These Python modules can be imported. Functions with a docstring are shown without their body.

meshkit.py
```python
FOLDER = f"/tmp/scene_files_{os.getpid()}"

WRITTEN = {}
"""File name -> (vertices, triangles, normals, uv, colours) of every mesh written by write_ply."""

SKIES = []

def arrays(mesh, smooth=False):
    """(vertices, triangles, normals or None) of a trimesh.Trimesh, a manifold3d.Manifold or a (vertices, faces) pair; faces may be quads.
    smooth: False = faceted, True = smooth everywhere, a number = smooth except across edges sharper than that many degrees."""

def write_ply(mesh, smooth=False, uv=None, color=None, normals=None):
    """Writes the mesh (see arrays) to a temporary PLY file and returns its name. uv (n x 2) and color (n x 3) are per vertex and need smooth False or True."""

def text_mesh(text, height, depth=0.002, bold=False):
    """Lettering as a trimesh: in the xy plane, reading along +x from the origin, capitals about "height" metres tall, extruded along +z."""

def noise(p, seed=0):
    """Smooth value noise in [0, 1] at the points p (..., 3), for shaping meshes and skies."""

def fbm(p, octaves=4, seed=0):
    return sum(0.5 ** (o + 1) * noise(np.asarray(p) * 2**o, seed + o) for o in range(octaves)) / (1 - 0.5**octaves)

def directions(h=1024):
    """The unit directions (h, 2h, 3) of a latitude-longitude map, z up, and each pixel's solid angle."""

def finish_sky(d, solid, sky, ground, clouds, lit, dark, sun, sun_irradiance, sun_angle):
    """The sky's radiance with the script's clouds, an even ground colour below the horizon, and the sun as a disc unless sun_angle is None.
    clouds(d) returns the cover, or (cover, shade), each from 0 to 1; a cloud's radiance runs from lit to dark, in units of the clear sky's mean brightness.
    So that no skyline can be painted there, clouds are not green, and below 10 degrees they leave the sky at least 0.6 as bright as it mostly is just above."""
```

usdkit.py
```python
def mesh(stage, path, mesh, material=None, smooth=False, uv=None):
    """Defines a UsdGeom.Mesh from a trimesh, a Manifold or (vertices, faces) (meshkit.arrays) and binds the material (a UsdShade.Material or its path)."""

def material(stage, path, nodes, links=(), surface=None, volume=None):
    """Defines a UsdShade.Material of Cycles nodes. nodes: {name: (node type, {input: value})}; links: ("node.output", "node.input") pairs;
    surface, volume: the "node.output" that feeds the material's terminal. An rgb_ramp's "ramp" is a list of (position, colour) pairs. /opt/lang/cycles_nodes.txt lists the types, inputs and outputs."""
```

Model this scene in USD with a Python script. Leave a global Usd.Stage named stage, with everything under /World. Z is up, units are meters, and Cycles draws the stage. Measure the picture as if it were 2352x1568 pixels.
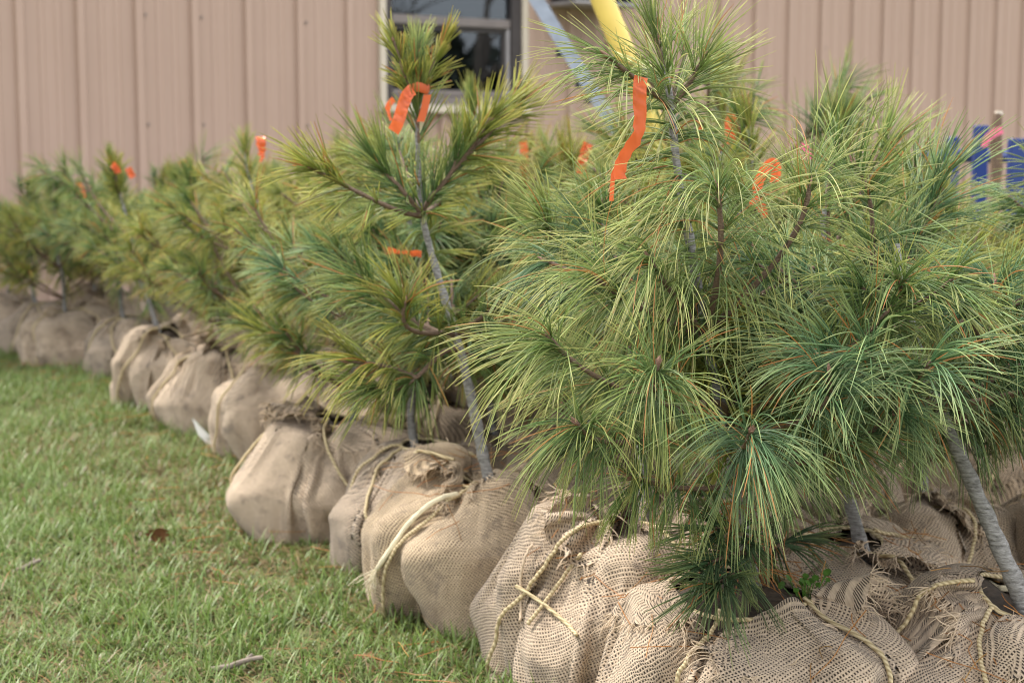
import math, sys, numpy as np, trimesh
sys.path.insert(0, '/opt/lang')
import meshkit, usdkit
from pxr import Usd, UsdGeom, UsdLux, UsdShade, Gf, Sdf, Vt
from scipy.spatial import cKDTree

# ------------------------------------------------------------------ camera, sky, sun, exposure
stage = Usd.Stage.CreateInMemory()
UsdGeom.Xform.Define(stage, '/World'); UsdGeom.Scope.Define(stage, '/World/Looks')
PITCH, CAM_H = math.radians(6.9), 0.9
SUN_ELEV, SUN_AZ = math.radians(58), math.radians(-62)           # azimuth = atan2(x, y): high, from the left and slightly ahead
cam = UsdGeom.Camera.Define(stage, '/World/camera')
cam.CreateHorizontalApertureAttr(22.3); cam.CreateFocalLengthAttr(35.0)
cam.CreateFStopAttr(4.2); cam.CreateFocusDistanceAttr(2.05)
cam.CreateExposureAttr(1.96)
cam.AddTranslateOp().Set((0, 0, CAM_H)); cam.AddRotateXOp().Set(90 - math.degrees(PITCH))
SKY_STRENGTH, CLOUD = 0.10, (7.0, 7.1, 7.3)
usdkit.material(stage, '/World/Looks/overcast_sky', {
    "s": ("sky_texture", {"sky_type": "single_scattering", "sun_disc": False, "sun_elevation": SUN_ELEV, "sun_rotation": SUN_AZ}),
    "tc": ("texture_coordinate", {}), "mp": ("mapping", {"scale": (1.0, 1.0, 2.6)}),
    "n": ("noise_texture", {"scale": 2.2, "detail": 6.0, "roughness": 0.55}),
    "r": ("map_range", {"from_min": 0.3, "from_max": 0.62, "to_min": 0.62, "to_max": 0.97, "clamp": True}),
    "m": ("mix", {"color2": CLOUD}), "sz": ("separate_xyz", {}), "zr": ("map_range", {"from_min": 0.0, "from_max": 1.0, "to_min": 0.36, "to_max": 1.0, "clamp": True}), "g": ("mix", {"mix_type": "multiply", "fac": 1.0}), "b": ("background_shader", {"strength": SKY_STRENGTH})},
    [("tc.generated", "mp.vector"), ("mp.vector", "n.vector"), ("n.fac", "r.value"), ("r.result", "m.fac"), ("s.color", "m.color1"), ("tc.generated", "sz.vector"), ("sz.z", "zr.value"), ("m.color", "g.color1"), ("zr.result", "g.color2"), ("g.color", "b.color")], surface="b.background")
dome = UsdLux.DomeLight.Define(stage, '/World/sky'); dome.GetPrim().SetCustomDataByKey('kind', 'structure')
UsdShade.MaterialBindingAPI.Apply(dome.GetPrim()).Bind(UsdShade.Material.Get(stage, '/World/Looks/overcast_sky'))
sun = UsdLux.DistantLight.Define(stage, '/World/sun')
sun.CreateIntensityAttr(0.4); sun.CreateAngleAttr(10.0); sun.CreateColorAttr(Gf.Vec3f(1.0, 0.95, 0.87)); sun.CreateNormalizeAttr(True)
sun.AddRotateZOp().Set(-math.degrees(SUN_AZ)); sun.AddRotateXOp().Set(-(90 - math.degrees(SUN_ELEV)))

# ------------------------------------------------------------------ helpers
F_PX, CX, CY = 35 / 22.3 * 2352, 1176.0, 784.0
def ray(u, v):
    x, y = (u - CX) / F_PX, -(v - CY) / F_PX
    return np.array([x, math.cos(PITCH) + y * math.sin(PITCH), -math.sin(PITCH) + y * math.cos(PITCH)])
def at(u, v, Y):                                     # the point seen at (u, v) whose distance along y is Y
    d = ray(u, v); return np.array([0, 0, CAM_H]) + d * (Y / d[1])
def pix(p):
    q = np.asarray(p, float) - [0, 0, CAM_H]
    z = q[1] * math.cos(PITCH) - q[2] * math.sin(PITCH); y = q[1] * math.sin(PITCH) + q[2] * math.cos(PITCH)
    return CX + F_PX * q[0] / z, CY - F_PX * y / z

used = {}
def numbered(path):
    k = used.get(path, 0); used[path] = k + 1
    return path if k == 0 else f"{path}_{k:03d}"
def say(prim, label=None, cat=None, group=None, kind=None):
    for k, v in (('label', label), ('category', cat), ('group', group), ('kind', kind)):
        if v: prim.SetCustomDataByKey(k, v)
    return prim
def thing(name, label, cat, loc=(0, 0, 0), rotz=0.0, scale=1.0, group=None, tilt=(0, 0)):
    x = UsdGeom.Xform.Define(stage, numbered('/World/' + name))
    x.AddTranslateOp().Set(tuple(float(c) for c in loc))
    if tilt[0] or tilt[1]: x.AddRotateXYZOp().Set((tilt[0], tilt[1], 0))
    if rotz: x.AddRotateZOp().Set(math.degrees(rotz))
    if scale != 1.0: x.AddScaleOp().Set((scale,) * 3)
    return say(x.GetPrim(), label, cat, group)
def put(name, mesh, mat, parent=None, smooth=False, uv=None):
    path = numbered((str(parent.GetPath()) if parent else '/World') + '/' + name)
    return usdkit.mesh(stage, path, mesh, '/World/Looks/' + mat, smooth, uv).GetPrim()
def curves(name, pts, widths, mat, parent):
    """pts (M, K, 3), widths (M, K) as BasisCurves."""
    path = numbered((str(parent.GetPath()) if parent else '/World') + '/' + name)
    c = UsdGeom.BasisCurves.Define(stage, path)
    M, K = pts.shape[:2]
    c.CreateTypeAttr('cubic'); c.CreateBasisAttr('catmullRom'); c.CreateWrapAttr('pinned')
    c.CreatePointsAttr(Vt.Vec3fArray.FromNumpy(np.ascontiguousarray(pts.reshape(-1, 3), np.float32)))
    c.CreateCurveVertexCountsAttr(Vt.IntArray.FromNumpy(np.full(M, K, np.int32)))
    c.CreateWidthsAttr(Vt.FloatArray.FromNumpy(np.ascontiguousarray(widths.ravel(), np.float32))); c.SetWidthsInterpolation('vertex')
    h = np.random.default_rng(M * 7 + int(abs(pts[0, 0, 0]) * 1e5) % 9973); col = np.zeros((M, K, 3), np.float32); col[..., 0] = np.linspace(0, 1, K); col[..., 1:] = h.random((M, 1, 2))
    UsdGeom.PrimvarsAPI(c).CreatePrimvar('along', Sdf.ValueTypeNames.Color3fArray, 'vertex').Set(Vt.Vec3fArray.FromNumpy(col.reshape(-1, 3)))
    UsdShade.MaterialBindingAPI.Apply(c.GetPrim()).Bind(UsdShade.Material.Get(stage, '/World/Looks/' + mat))
    return c.GetPrim()
def spline(P, n):
    P = np.asarray(P, float)
    if len(P) < 3: return P[0] + (P[-1] - P[0]) * np.linspace(0, 1, n)[:, None]
    from scipy.interpolate import CubicSpline
    t = np.r_[0, np.cumsum(np.linalg.norm(np.diff(P, axis=0), axis=1))]
    return CubicSpline(t, P, axis=0)(np.linspace(0, t[-1], n))
def tube(P, r, sides=8, wob=0.0, seed=0):
    P = np.asarray(P, float); n = len(P); r = np.broadcast_to(np.asarray(r, float), (n,))
    t = np.gradient(P, axis=0); t /= np.linalg.norm(t, axis=1, keepdims=True) + 1e-12
    a = np.zeros_like(P); ref = np.array([1.0, 0, 0]) if abs(t[0, 0]) < .8 else np.array([0, 1.0, 0])
    for i in range(n):                               # parallel transport
        ref = ref - t[i] * (ref @ t[i]); ref /= np.linalg.norm(ref) + 1e-12; a[i] = ref
    b = np.cross(t, a); ang = np.arange(sides) * 2 * np.pi / sides
    R = r[:, None] * (1 + (wob * (meshkit.noise(np.stack(np.broadcast_arrays(P[:, :1] * 90 + seed, P[:, 1:2] * 90, P[:, 2:3] * 90 + np.cos(ang) * 3), -1)) - .5) if wob else 0))
    v = P[:, None] + R[..., None] * (np.cos(ang)[None, :, None] * a[:, None] + np.sin(ang)[None, :, None] * b[:, None])
    i, j = np.meshgrid(np.arange(n - 1), np.arange(sides), indexing='ij')
    q = np.stack([i * sides + j, i * sides + (j + 1) % sides, (i + 1) * sides + (j + 1) % sides, (i + 1) * sides + j], -1).reshape(-1, 4)
    f = np.vstack([q[:, [0, 1, 2]], q[:, [0, 2, 3]]])
    V = np.vstack([v.reshape(-1, 3), P[:1], P[-1:]]); k = np.arange(sides)
    f = np.vstack([f, np.stack([np.full(sides, n * sides), (k + 1) % sides, k], 1), np.stack([np.full(sides, n * sides + 1), (n - 1) * sides + k, (n - 1) * sides + (k + 1) % sides], 1)])
    return V, f
def join(parts):
    V, F, o = [], [], 0
    for v, f in parts:
        f = np.asarray(f); f = np.vstack([f[:, [0, 1, 2]], f[:, [0, 2, 3]]]) if f.shape[1] == 4 else f
        V.append(np.asarray(v)); F.append(f + o); o += len(v)
    return np.vstack(V), np.vstack(F)
def box(lo, hi):
    m = trimesh.creation.box(bounds=[lo, hi]); return np.array(m.vertices), np.array(m.faces)
def soft_box(lo, hi, r=0.004):
    lo, hi = np.array(lo, float), np.array(hi, float); r = min(r, (hi - lo).min() * .3)
    pts = []
    for s in np.ndindex(2, 2, 2):
        c = np.where(s, hi, lo); sg = np.where(s, -1, 1)
        for k in range(3):
            q = c + sg * r; q[k] = c[k]; pts.append(q)
    h = trimesh.convex.convex_hull(np.array(pts)); return np.array(h.vertices), np.array(h.faces)

# ------------------------------------------------------------------ materials
def mat(name, nodes, links, surface="p.BSDF"): return usdkit.material(stage, '/World/Looks/' + name, nodes, links, surface=surface)
def plain(name, color, rough=.6, var=.15, scale=30, **kw):
    c = np.array(color)
    mat(name, {"tc": ("texture_coordinate", {}), "n": ("noise_texture", {"scale": scale, "detail": 4.0}), "r": ("rgb_ramp", {"ramp": [(.3, c * (1 - var)), (.7, c * (1 + var))]}),
               "p": ("principled_bsdf", {"roughness": rough, **kw})}, [("tc.object", "n.vector"), ("n.fac", "r.fac"), ("r.color", "p.base_color")])
def needle_mat(name, root, mid, tip, dead=(.40, .17, .05), dead_share=.03, vary=.48):
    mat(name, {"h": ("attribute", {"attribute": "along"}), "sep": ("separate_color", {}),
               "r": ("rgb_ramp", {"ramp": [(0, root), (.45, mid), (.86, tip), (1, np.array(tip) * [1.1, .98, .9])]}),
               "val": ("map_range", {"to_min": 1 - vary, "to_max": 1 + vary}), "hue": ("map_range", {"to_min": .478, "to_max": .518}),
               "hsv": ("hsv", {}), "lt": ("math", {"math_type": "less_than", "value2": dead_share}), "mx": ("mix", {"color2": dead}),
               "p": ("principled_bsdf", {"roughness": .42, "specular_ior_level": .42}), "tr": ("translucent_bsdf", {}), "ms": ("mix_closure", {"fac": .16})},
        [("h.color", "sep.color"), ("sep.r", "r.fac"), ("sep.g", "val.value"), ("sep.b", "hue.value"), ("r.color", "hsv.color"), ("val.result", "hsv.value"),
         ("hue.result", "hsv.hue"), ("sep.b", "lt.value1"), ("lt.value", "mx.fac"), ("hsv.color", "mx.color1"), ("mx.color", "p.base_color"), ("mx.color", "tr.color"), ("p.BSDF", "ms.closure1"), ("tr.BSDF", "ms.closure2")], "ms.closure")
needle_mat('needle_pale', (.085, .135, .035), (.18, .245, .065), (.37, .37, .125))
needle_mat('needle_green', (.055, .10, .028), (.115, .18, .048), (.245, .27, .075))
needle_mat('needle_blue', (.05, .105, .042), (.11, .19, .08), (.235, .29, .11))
needle_mat('needle_yellow', (.10, .135, .026), (.205, .235, .042), (.365, .34, .075), dead_share=.05)
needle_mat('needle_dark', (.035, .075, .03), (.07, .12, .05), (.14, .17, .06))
needle_mat('needle_rust', (.26, .12, .04), (.34, .15, .05), (.40, .19, .07), dead_share=.6)
def bark(name, a, b, sc):
    mat(name, {"tc": ("texture_coordinate", {}), "mp": ("mapping", {"scale": (1, 1, 3.5)}), "n": ("noise_texture", {"scale": sc, "detail": 5.0, "roughness": .65}), "r": ("rgb_ramp", {"ramp": [(.32, a), (.66, b)]}),
               "bm": ("bump", {"strength": .9, "distance": .003}), "p": ("principled_bsdf", {"roughness": .75})},
        [("tc.object", "mp.vector"), ("mp.vector", "n.vector"), ("n.fac", "r.fac"), ("r.color", "p.base_color"), ("n.fac", "bm.height"), ("bm.normal", "p.normal")])
bark('bark_grey', (.085, .078, .07), (.33, .315, .30), 75)
bark('bark_twig', (.085, .05, .03), (.20, .13, .085), 160)
bark('bud_scales', (.15, .06, .04), (.46, .28, .20), 420)
plain('dead_twig', (.19, .15, .12), .8, .3, 60)
bark('soil', (.025, .017, .011), (.075, .05, .032), 50)
def burlap_mat(name, tint, cell=.0047, hole=(.05, .036, .025), dirt=.55):
    k = 0.314159 / cell
    t = np.array(tint)
    mat(name, {"tc": ("texture_coordinate", {}), "wn": ("noise_texture", {"scale": 55.0, "detail": 2.0}), "wv": ("mix", {"mix_type": "linear_light", "fac": .0011}),
               "wx": ("wave_texture", {"bands_direction": "x", "scale": k, "distortion": .0}), "wy": ("wave_texture", {"bands_direction": "y", "scale": k, "distortion": .0}),
               "mxv": ("math", {"math_type": "maximum"}), "hl": ("map_range", {"from_min": .36, "from_max": .54, "clamp": True}),
               "gap": ("noise_texture", {"scale": 14.0, "detail": 3.0}), "gapr": ("map_range", {"from_min": .35, "from_max": .7, "to_min": -.10, "to_max": .14}), "sum": ("math", {"math_type": "add"}),
               "fx": ("noise_texture", {"scale": 260.0, "detail": 3.0}), "fr": ("rgb_ramp", {"ramp": [(.25, t * .72), (.5, t), (.78, t * 1.26)]}),
               "big": ("noise_texture", {"scale": 9.0, "detail": 4.0, "roughness": .6}), "bigr": ("rgb_ramp", {"ramp": [(.28, (dirt * .9, dirt * .82, dirt * .74)), (.44, (.93, .91, .88)), (.7, (1.05, 1.03, 1.0))]}), "mul": ("mix", {"mix_type": "multiply", "fac": 1.0}),
               "st": ("noise_texture", {"scale": 21.0, "detail": 3.0, "roughness": .7}), "sr": ("map_range", {"from_min": .545, "from_max": .70, "to_min": 0.0, "to_max": .62, "clamp": True}), "stm": ("mix", {"color2": (.15, .115, .09)}),
               "mh": ("mix", {"color1": hole}), "bm": ("bump", {"strength": .75, "distance": .0018}), "p": ("principled_bsdf", {"roughness": .92, "specular_ior_level": .15, "sheen_weight": .12, "sheen_roughness": .6})},
        [("tc.object", "wn.vector"), ("tc.UV", "wv.color1"), ("wn.color", "wv.color2"), ("wv.color", "wx.vector"), ("wv.color", "wy.vector"), ("wx.fac", "mxv.value1"), ("wy.fac", "mxv.value2"), ("mxv.value", "sum.value1"),
         ("tc.object", "gap.vector"), ("gap.fac", "gapr.value"), ("gapr.result", "sum.value2"), ("sum.value", "hl.value"), ("tc.UV", "fx.vector"), ("fx.fac", "fr.fac"), ("tc.object", "big.vector"), ("big.fac", "bigr.fac"),
         ("fr.color", "mul.color1"), ("bigr.color", "mul.color2"), ("tc.object", "st.vector"), ("st.fac", "sr.value"), ("sr.result", "stm.fac"), ("mul.color", "stm.color1"), ("hl.result", "mh.fac"), ("stm.color", "mh.color2"),
         ("mh.color", "p.base_color"), ("mxv.value", "bm.height"), ("bm.normal", "p.normal")])
burlap_mat('burlap', (.51, .40, .295))
burlap_mat('burlap_pale', (.48, .37, .25), hole=(.07, .05, .03))
burlap_mat('burlap_grey', (.39, .31, .235), hole=(.04, .03, .02), dirt=.35)
plain('jute_fibre', (.56, .43, .30), .85, .2, 80)
mat('sisal_twine', {"tc": ("texture_coordinate", {}), "w": ("wave_texture", {"bands_direction": "diagonal", "scale": 60.0, "distortion": 3.0, "detail": 3.0}), "r": ("rgb_ramp", {"ramp": [(.1, (.36, .27, .14)), (.7, (.60, .49, .29))]}), "bm": ("bump", {"strength": .7, "distance": .001}), "p": ("principled_bsdf", {"roughness": .75})},
    [("tc.object", "w.vector"), ("w.fac", "r.fac"), ("r.color", "p.base_color"), ("w.fac", "bm.height"), ("bm.normal", "p.normal")])
plain('pale_twine', (.66, .58, .40), .7, .15, 90)
def tape(name, c): mat(name, {"p": ("principled_bsdf", {"base_color": c, "roughness": .28}), "t": ("translucent_bsdf", {"color": c}), "m": ("mix_closure", {"fac": .35})}, [("p.BSDF", "m.closure1"), ("t.BSDF", "m.closure2")], "m.closure")
tape('orange_tape', (.80, .165, .055)); tape('pink_tape', (.85, .20, .32))
mat('painted_steel', {"tc": ("texture_coordinate", {}), "n": ("noise_texture", {"scale": 1.4, "detail": 5.0, "roughness": .6}), "mp": ("mapping", {"scale": (14, 14, .4)}), "n2": ("noise_texture", {"scale": 4.0, "detail": 3.0}),
                      "mx": ("mix", {"fac": .45}), "r": ("rgb_ramp", {"ramp": [(.3, (.365, .250, .192)), (.7, (.41, .288, .226))]}), "p": ("principled_bsdf", {"roughness": .42, "specular_ior_level": .4})},
    [("tc.object", "n.vector"), ("tc.object", "mp.vector"), ("mp.vector", "n2.vector"), ("n.color", "mx.color1"), ("n2.color", "mx.color2"), ("mx.color", "r.fac"), ("r.color", "p.base_color")])
plain('tan_trim', (.50, .43, .34), .45, .05, 8); plain('bronze_frame', (.035, .028, .027), .4, .1, 8); plain('grey_vinyl', (.30, .28, .28), .45, .08, 8); plain('mill_rail', (.16, .135, .125), .45, .1, 10)
mat('window_glass', {"f": ("fresnel", {"IOR": 2.3}), "t": ("transparent_bsdf", {"color": (.72, .76, .78)}), "g": ("glossy_bsdf", {"color": (.84, .92, 1.0), "roughness": .01}), "m": ("mix_closure", {})}, [("f.fac", "m.fac"), ("t.BSDF", "m.closure1"), ("g.BSDF", "m.closure2")], "m.closure")
plain('dark_room', (.03, .03, .035), .9, .2, 3)
plain('yellow_plastic', (.68, .50, .12), .4, .06, 12); plain('galvanised_steel', (.27, .30, .36), .45, .15, 20, metallic=.25); plain('black_steel', (.03, .03, .03), .5, .2, 20); plain('white_enamel', (.75, .77, .80), .35, .04, 9)
plain('blue_paint', (.014, .035, .15), .4, .15, 12); plain('white_paper', (.8, .78, .74), .6, .05, 10)
plain('weed_leaf', (.07, .16, .02), .5, .25, 60); plain('dry_leaf', (.17, .07, .03), .6, .3, 60)
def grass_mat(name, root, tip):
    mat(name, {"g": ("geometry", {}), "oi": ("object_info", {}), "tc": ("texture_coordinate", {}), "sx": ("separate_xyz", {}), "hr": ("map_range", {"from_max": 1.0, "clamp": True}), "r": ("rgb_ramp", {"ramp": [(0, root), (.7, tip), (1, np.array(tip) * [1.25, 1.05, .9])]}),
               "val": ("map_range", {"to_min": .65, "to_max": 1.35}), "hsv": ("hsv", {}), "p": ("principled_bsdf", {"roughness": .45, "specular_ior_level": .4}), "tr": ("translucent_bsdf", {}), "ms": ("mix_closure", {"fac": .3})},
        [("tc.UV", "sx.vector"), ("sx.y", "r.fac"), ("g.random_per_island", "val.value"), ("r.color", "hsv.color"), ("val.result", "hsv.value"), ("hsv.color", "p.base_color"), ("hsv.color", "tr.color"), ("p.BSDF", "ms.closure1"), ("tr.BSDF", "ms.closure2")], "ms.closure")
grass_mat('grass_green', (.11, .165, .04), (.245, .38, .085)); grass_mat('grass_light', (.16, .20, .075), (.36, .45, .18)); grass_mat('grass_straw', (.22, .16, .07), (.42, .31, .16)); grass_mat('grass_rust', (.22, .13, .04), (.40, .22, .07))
bark('lawn_soil', (.06, .075, .02), (.17, .16, .06), 40)
plain('needle_scrub', (.03, .04, .03), .8, .3, 1)
plain('bare_branch', (.10, .085, .075), .9, .2, 2)

# ------------------------------------------------------------------ ground
gx = np.linspace(-60, 60, 61); gy = np.linspace(-60, 60, 61)
gx = np.sign(gx) * np.abs(gx / 60) ** 2.2 * 400; gy = np.sign(gy) * np.abs(gy / 60) ** 2.2 * 400
G = np.stack(np.meshgrid(gx, gy, indexing='ij'), -1).reshape(-1, 2)
gi = np.arange(61 * 61).reshape(61, 61)
gf = np.stack([gi[:-1, :-1], gi[1:, :-1], gi[1:, 1:], gi[:-1, 1:]], -1).reshape(-1, 4)
say(put('ground', (np.c_[G, np.zeros(len(G))], gf), 'lawn_soil'), 'soil and thatch under the lawn', kind='structure')

# ------------------------------------------------------------------ metal building
RIB = 0.32
W0 = np.array([-2.52, 8.34]); WD = np.array([.820, .572]); WD /= np.linalg.norm(WD); WN = np.array([WD[1], -WD[0]])
WALL_ROT = math.atan2(WD[1], WD[0])
bld = thing('metal_building', 'tan ribbed metal building behind the rows of young pines', 'building', (W0[0], W0[1], 0), WALL_ROT)
# local frame: x along the wall (n * RIB), -y towards the camera, z up
def profile(x0, x1, first):
    """one sheet: ribs at whole multiples of RIB, two shallow stiffening beads between them"""
    pts = []
    n0 = int(math.ceil(x0 / RIB - 1e-6)); n1 = int(math.floor(x1 / RIB + 1e-6))
    xs = [(x0, 0)]
    for n in range(n0 - 1, n1 + 1):
        c = n * RIB
        for dx, dy in ((-.030, 0), (-.018, -.026), (.018, -.026), (.030, 0), (.098, 0), (.108, -.008), (.126, -.008), (.136, 0), (.186, 0), (.196, -.008), (.214, -.008), (.224, 0)):
            if x0 < c + dx < x1: xs.append((c + dx, dy))
    xs.append((x1, 0)); return xs
def sheet(x0, x1, z0, z1):
    pr = profile(x0, x1, True); n = len(pr); V = []
    for z in (z0, z1):
        for x, y in pr: V.append((x, y, z))
    for z in (z0, z1):
        for x, y in pr: V.append((x, y + .004, z))
    f = []
    for i in range(n - 1):
        f += [(i, i + 1, n + i + 1, n + i), (2 * n + i + 1, 2 * n + i, 3 * n + i, 3 * n + i + 1)]
    return np.array(V, float), np.array(f)
WIN = (6.60 * RIB, 9.92 * RIB, 1.10, 2.17)           # outer edges of the window trim
edge = -6.5 * RIB; k = 0
while edge < 31 * RIB:
    e2 = edge + 3 * RIB; cuts = [(edge, e2 - .0012, 0.05, 3.4)]
    if edge < WIN[1] and e2 > WIN[0]:
        cuts = []
        if edge < WIN[0]: cuts.append((edge, WIN[0], .05, 3.4))
        if e2 > WIN[1]: cuts.append((WIN[1], e2 - .0012, .05, 3.4))
        a, b = max(edge, WIN[0]), min(e2, WIN[1]) - .0006
        cuts += [(a, b, .05, WIN[2]), (a, b, WIN[3], 3.4)]
    put('wall_panel', join([sheet(*c) for c in cuts]), 'painted_steel', bld, smooth=20)
    edge = e2; k += 1
put('foundation', box((-6.5 * RIB, .012, 0), (31 * RIB, .3, .05)), 'grey_vinyl', bld)
put('roof', box((-7 * RIB, -.35, 3.4), (31.5 * RIB, 7, 3.55)), 'tan_trim', bld)
put('back_wall', box((-6.5 * RIB, 6.4, .05), (31 * RIB, 6.5, 3.4)), 'painted_steel', bld)
put('inner_wall', join([box((WIN[0] - .5, 1.6, .05), (WIN[1] + .9, 1.65, 3.4)), box((WIN[0] - .55, .03, .05), (WIN[0] - .5, 1.6, 3.4)), box((WIN[1] + .9, .03, .05), (WIN[1] + .95, 1.6, 3.4))]), 'dark_room', bld)
screws = []
for n in (3.14, 5.14, 12.14, 15.14, 18.14, 21.14, 24.14, 2.14):
    for z in (1.02, 1.60, 2.2):
        c = trimesh.creation.cylinder(.007, .006, sections=8, transform=trimesh.transformations.rotation_matrix(math.pi / 2, [1, 0, 0])); c.apply_translation((n * RIB, -.003, z)); put('screw', (c.vertices, c.faces), 'mill_rail', bld)
# window
wx0, wx1, wz0, wz1 = WIN
win = put('window', join([box((wx0, -.034, wz0 + .05), (wx0 + .042, .03, wz1)), box((wx1 - .045, -.034, wz0 + .05), (wx1, .03, wz1)), box((wx0, -.034, wz1 - .05), (wx1, .031, wz1 + .002))]), 'tan_trim', bld)
put('sill', soft_box((wx0 - .01, -.055, wz0), (wx1 + .01, .03, wz0 + .05), .006), 'tan_trim', win)
fx0, fx1, fz0, fz1 = wx0 + .042, wx1 - .045, wz0 + .05, wz1 - .05
put('frame', join([box((fx0, -.022, fz0), (fx0 + .045, .05, fz1)), box((fx1 - .075, -.022, fz0), (fx1, .05, fz1)), box((fx0 + .045, -.022, fz1 - .04), (fx1 - .075, .05, fz1))]), 'bronze_frame', win)
mz = 1.62
put('upper_sash', join([soft_box((fx0 + .045, -.012, mz), (fx1 - .075, .02, mz + .055)), ]), 'mill_rail', win)
put('lower_sash', join([soft_box((fx0 + .045, .004, mz - .03), (fx1 - .10, .036, mz - .002)), soft_box((fx0 + .045, .004, fz0 + .09), (fx0 + .075, .036, mz - .03)), soft_box((fx1 - .125, .004, fz0 + .09), (fx1 - .10, .036, mz - .03))]), 'bronze_frame', win)
put('jamb_track', soft_box((fx1 - .10, -.006, fz0 + .0), (fx1 - .075, .034, mz - .002)), 'grey_vinyl', win)
put('bottom_rail', join([soft_box((fx0 + .045, -.004, fz0), (fx1 - .10, .035, fz0 + .05)), soft_box((fx0 + .045, .004, fz0 + .052), (fx1 - .10, .035, fz0 + .09))]), 'mill_rail', win)
put('pane', box((fx0 + .045, .010, mz + .055), (fx1 - .075, .014, fz1 - .04)), 'window_glass', win)
put('pane', box((fx0 + .075, .022, fz0 + .09), (fx1 - .125, .026, mz - .03)), 'window_glass', win)
put('notice', box((fx0 + .05, .020, mz + .06), (fx0 + .20, .0215, fz1 - .05)), 'white_enamel', win)

def wall_pt(n, z, out=0.0): p = W0 + WD * n * RIB + WN * out; return np.array([p[0], p[1], z])

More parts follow.
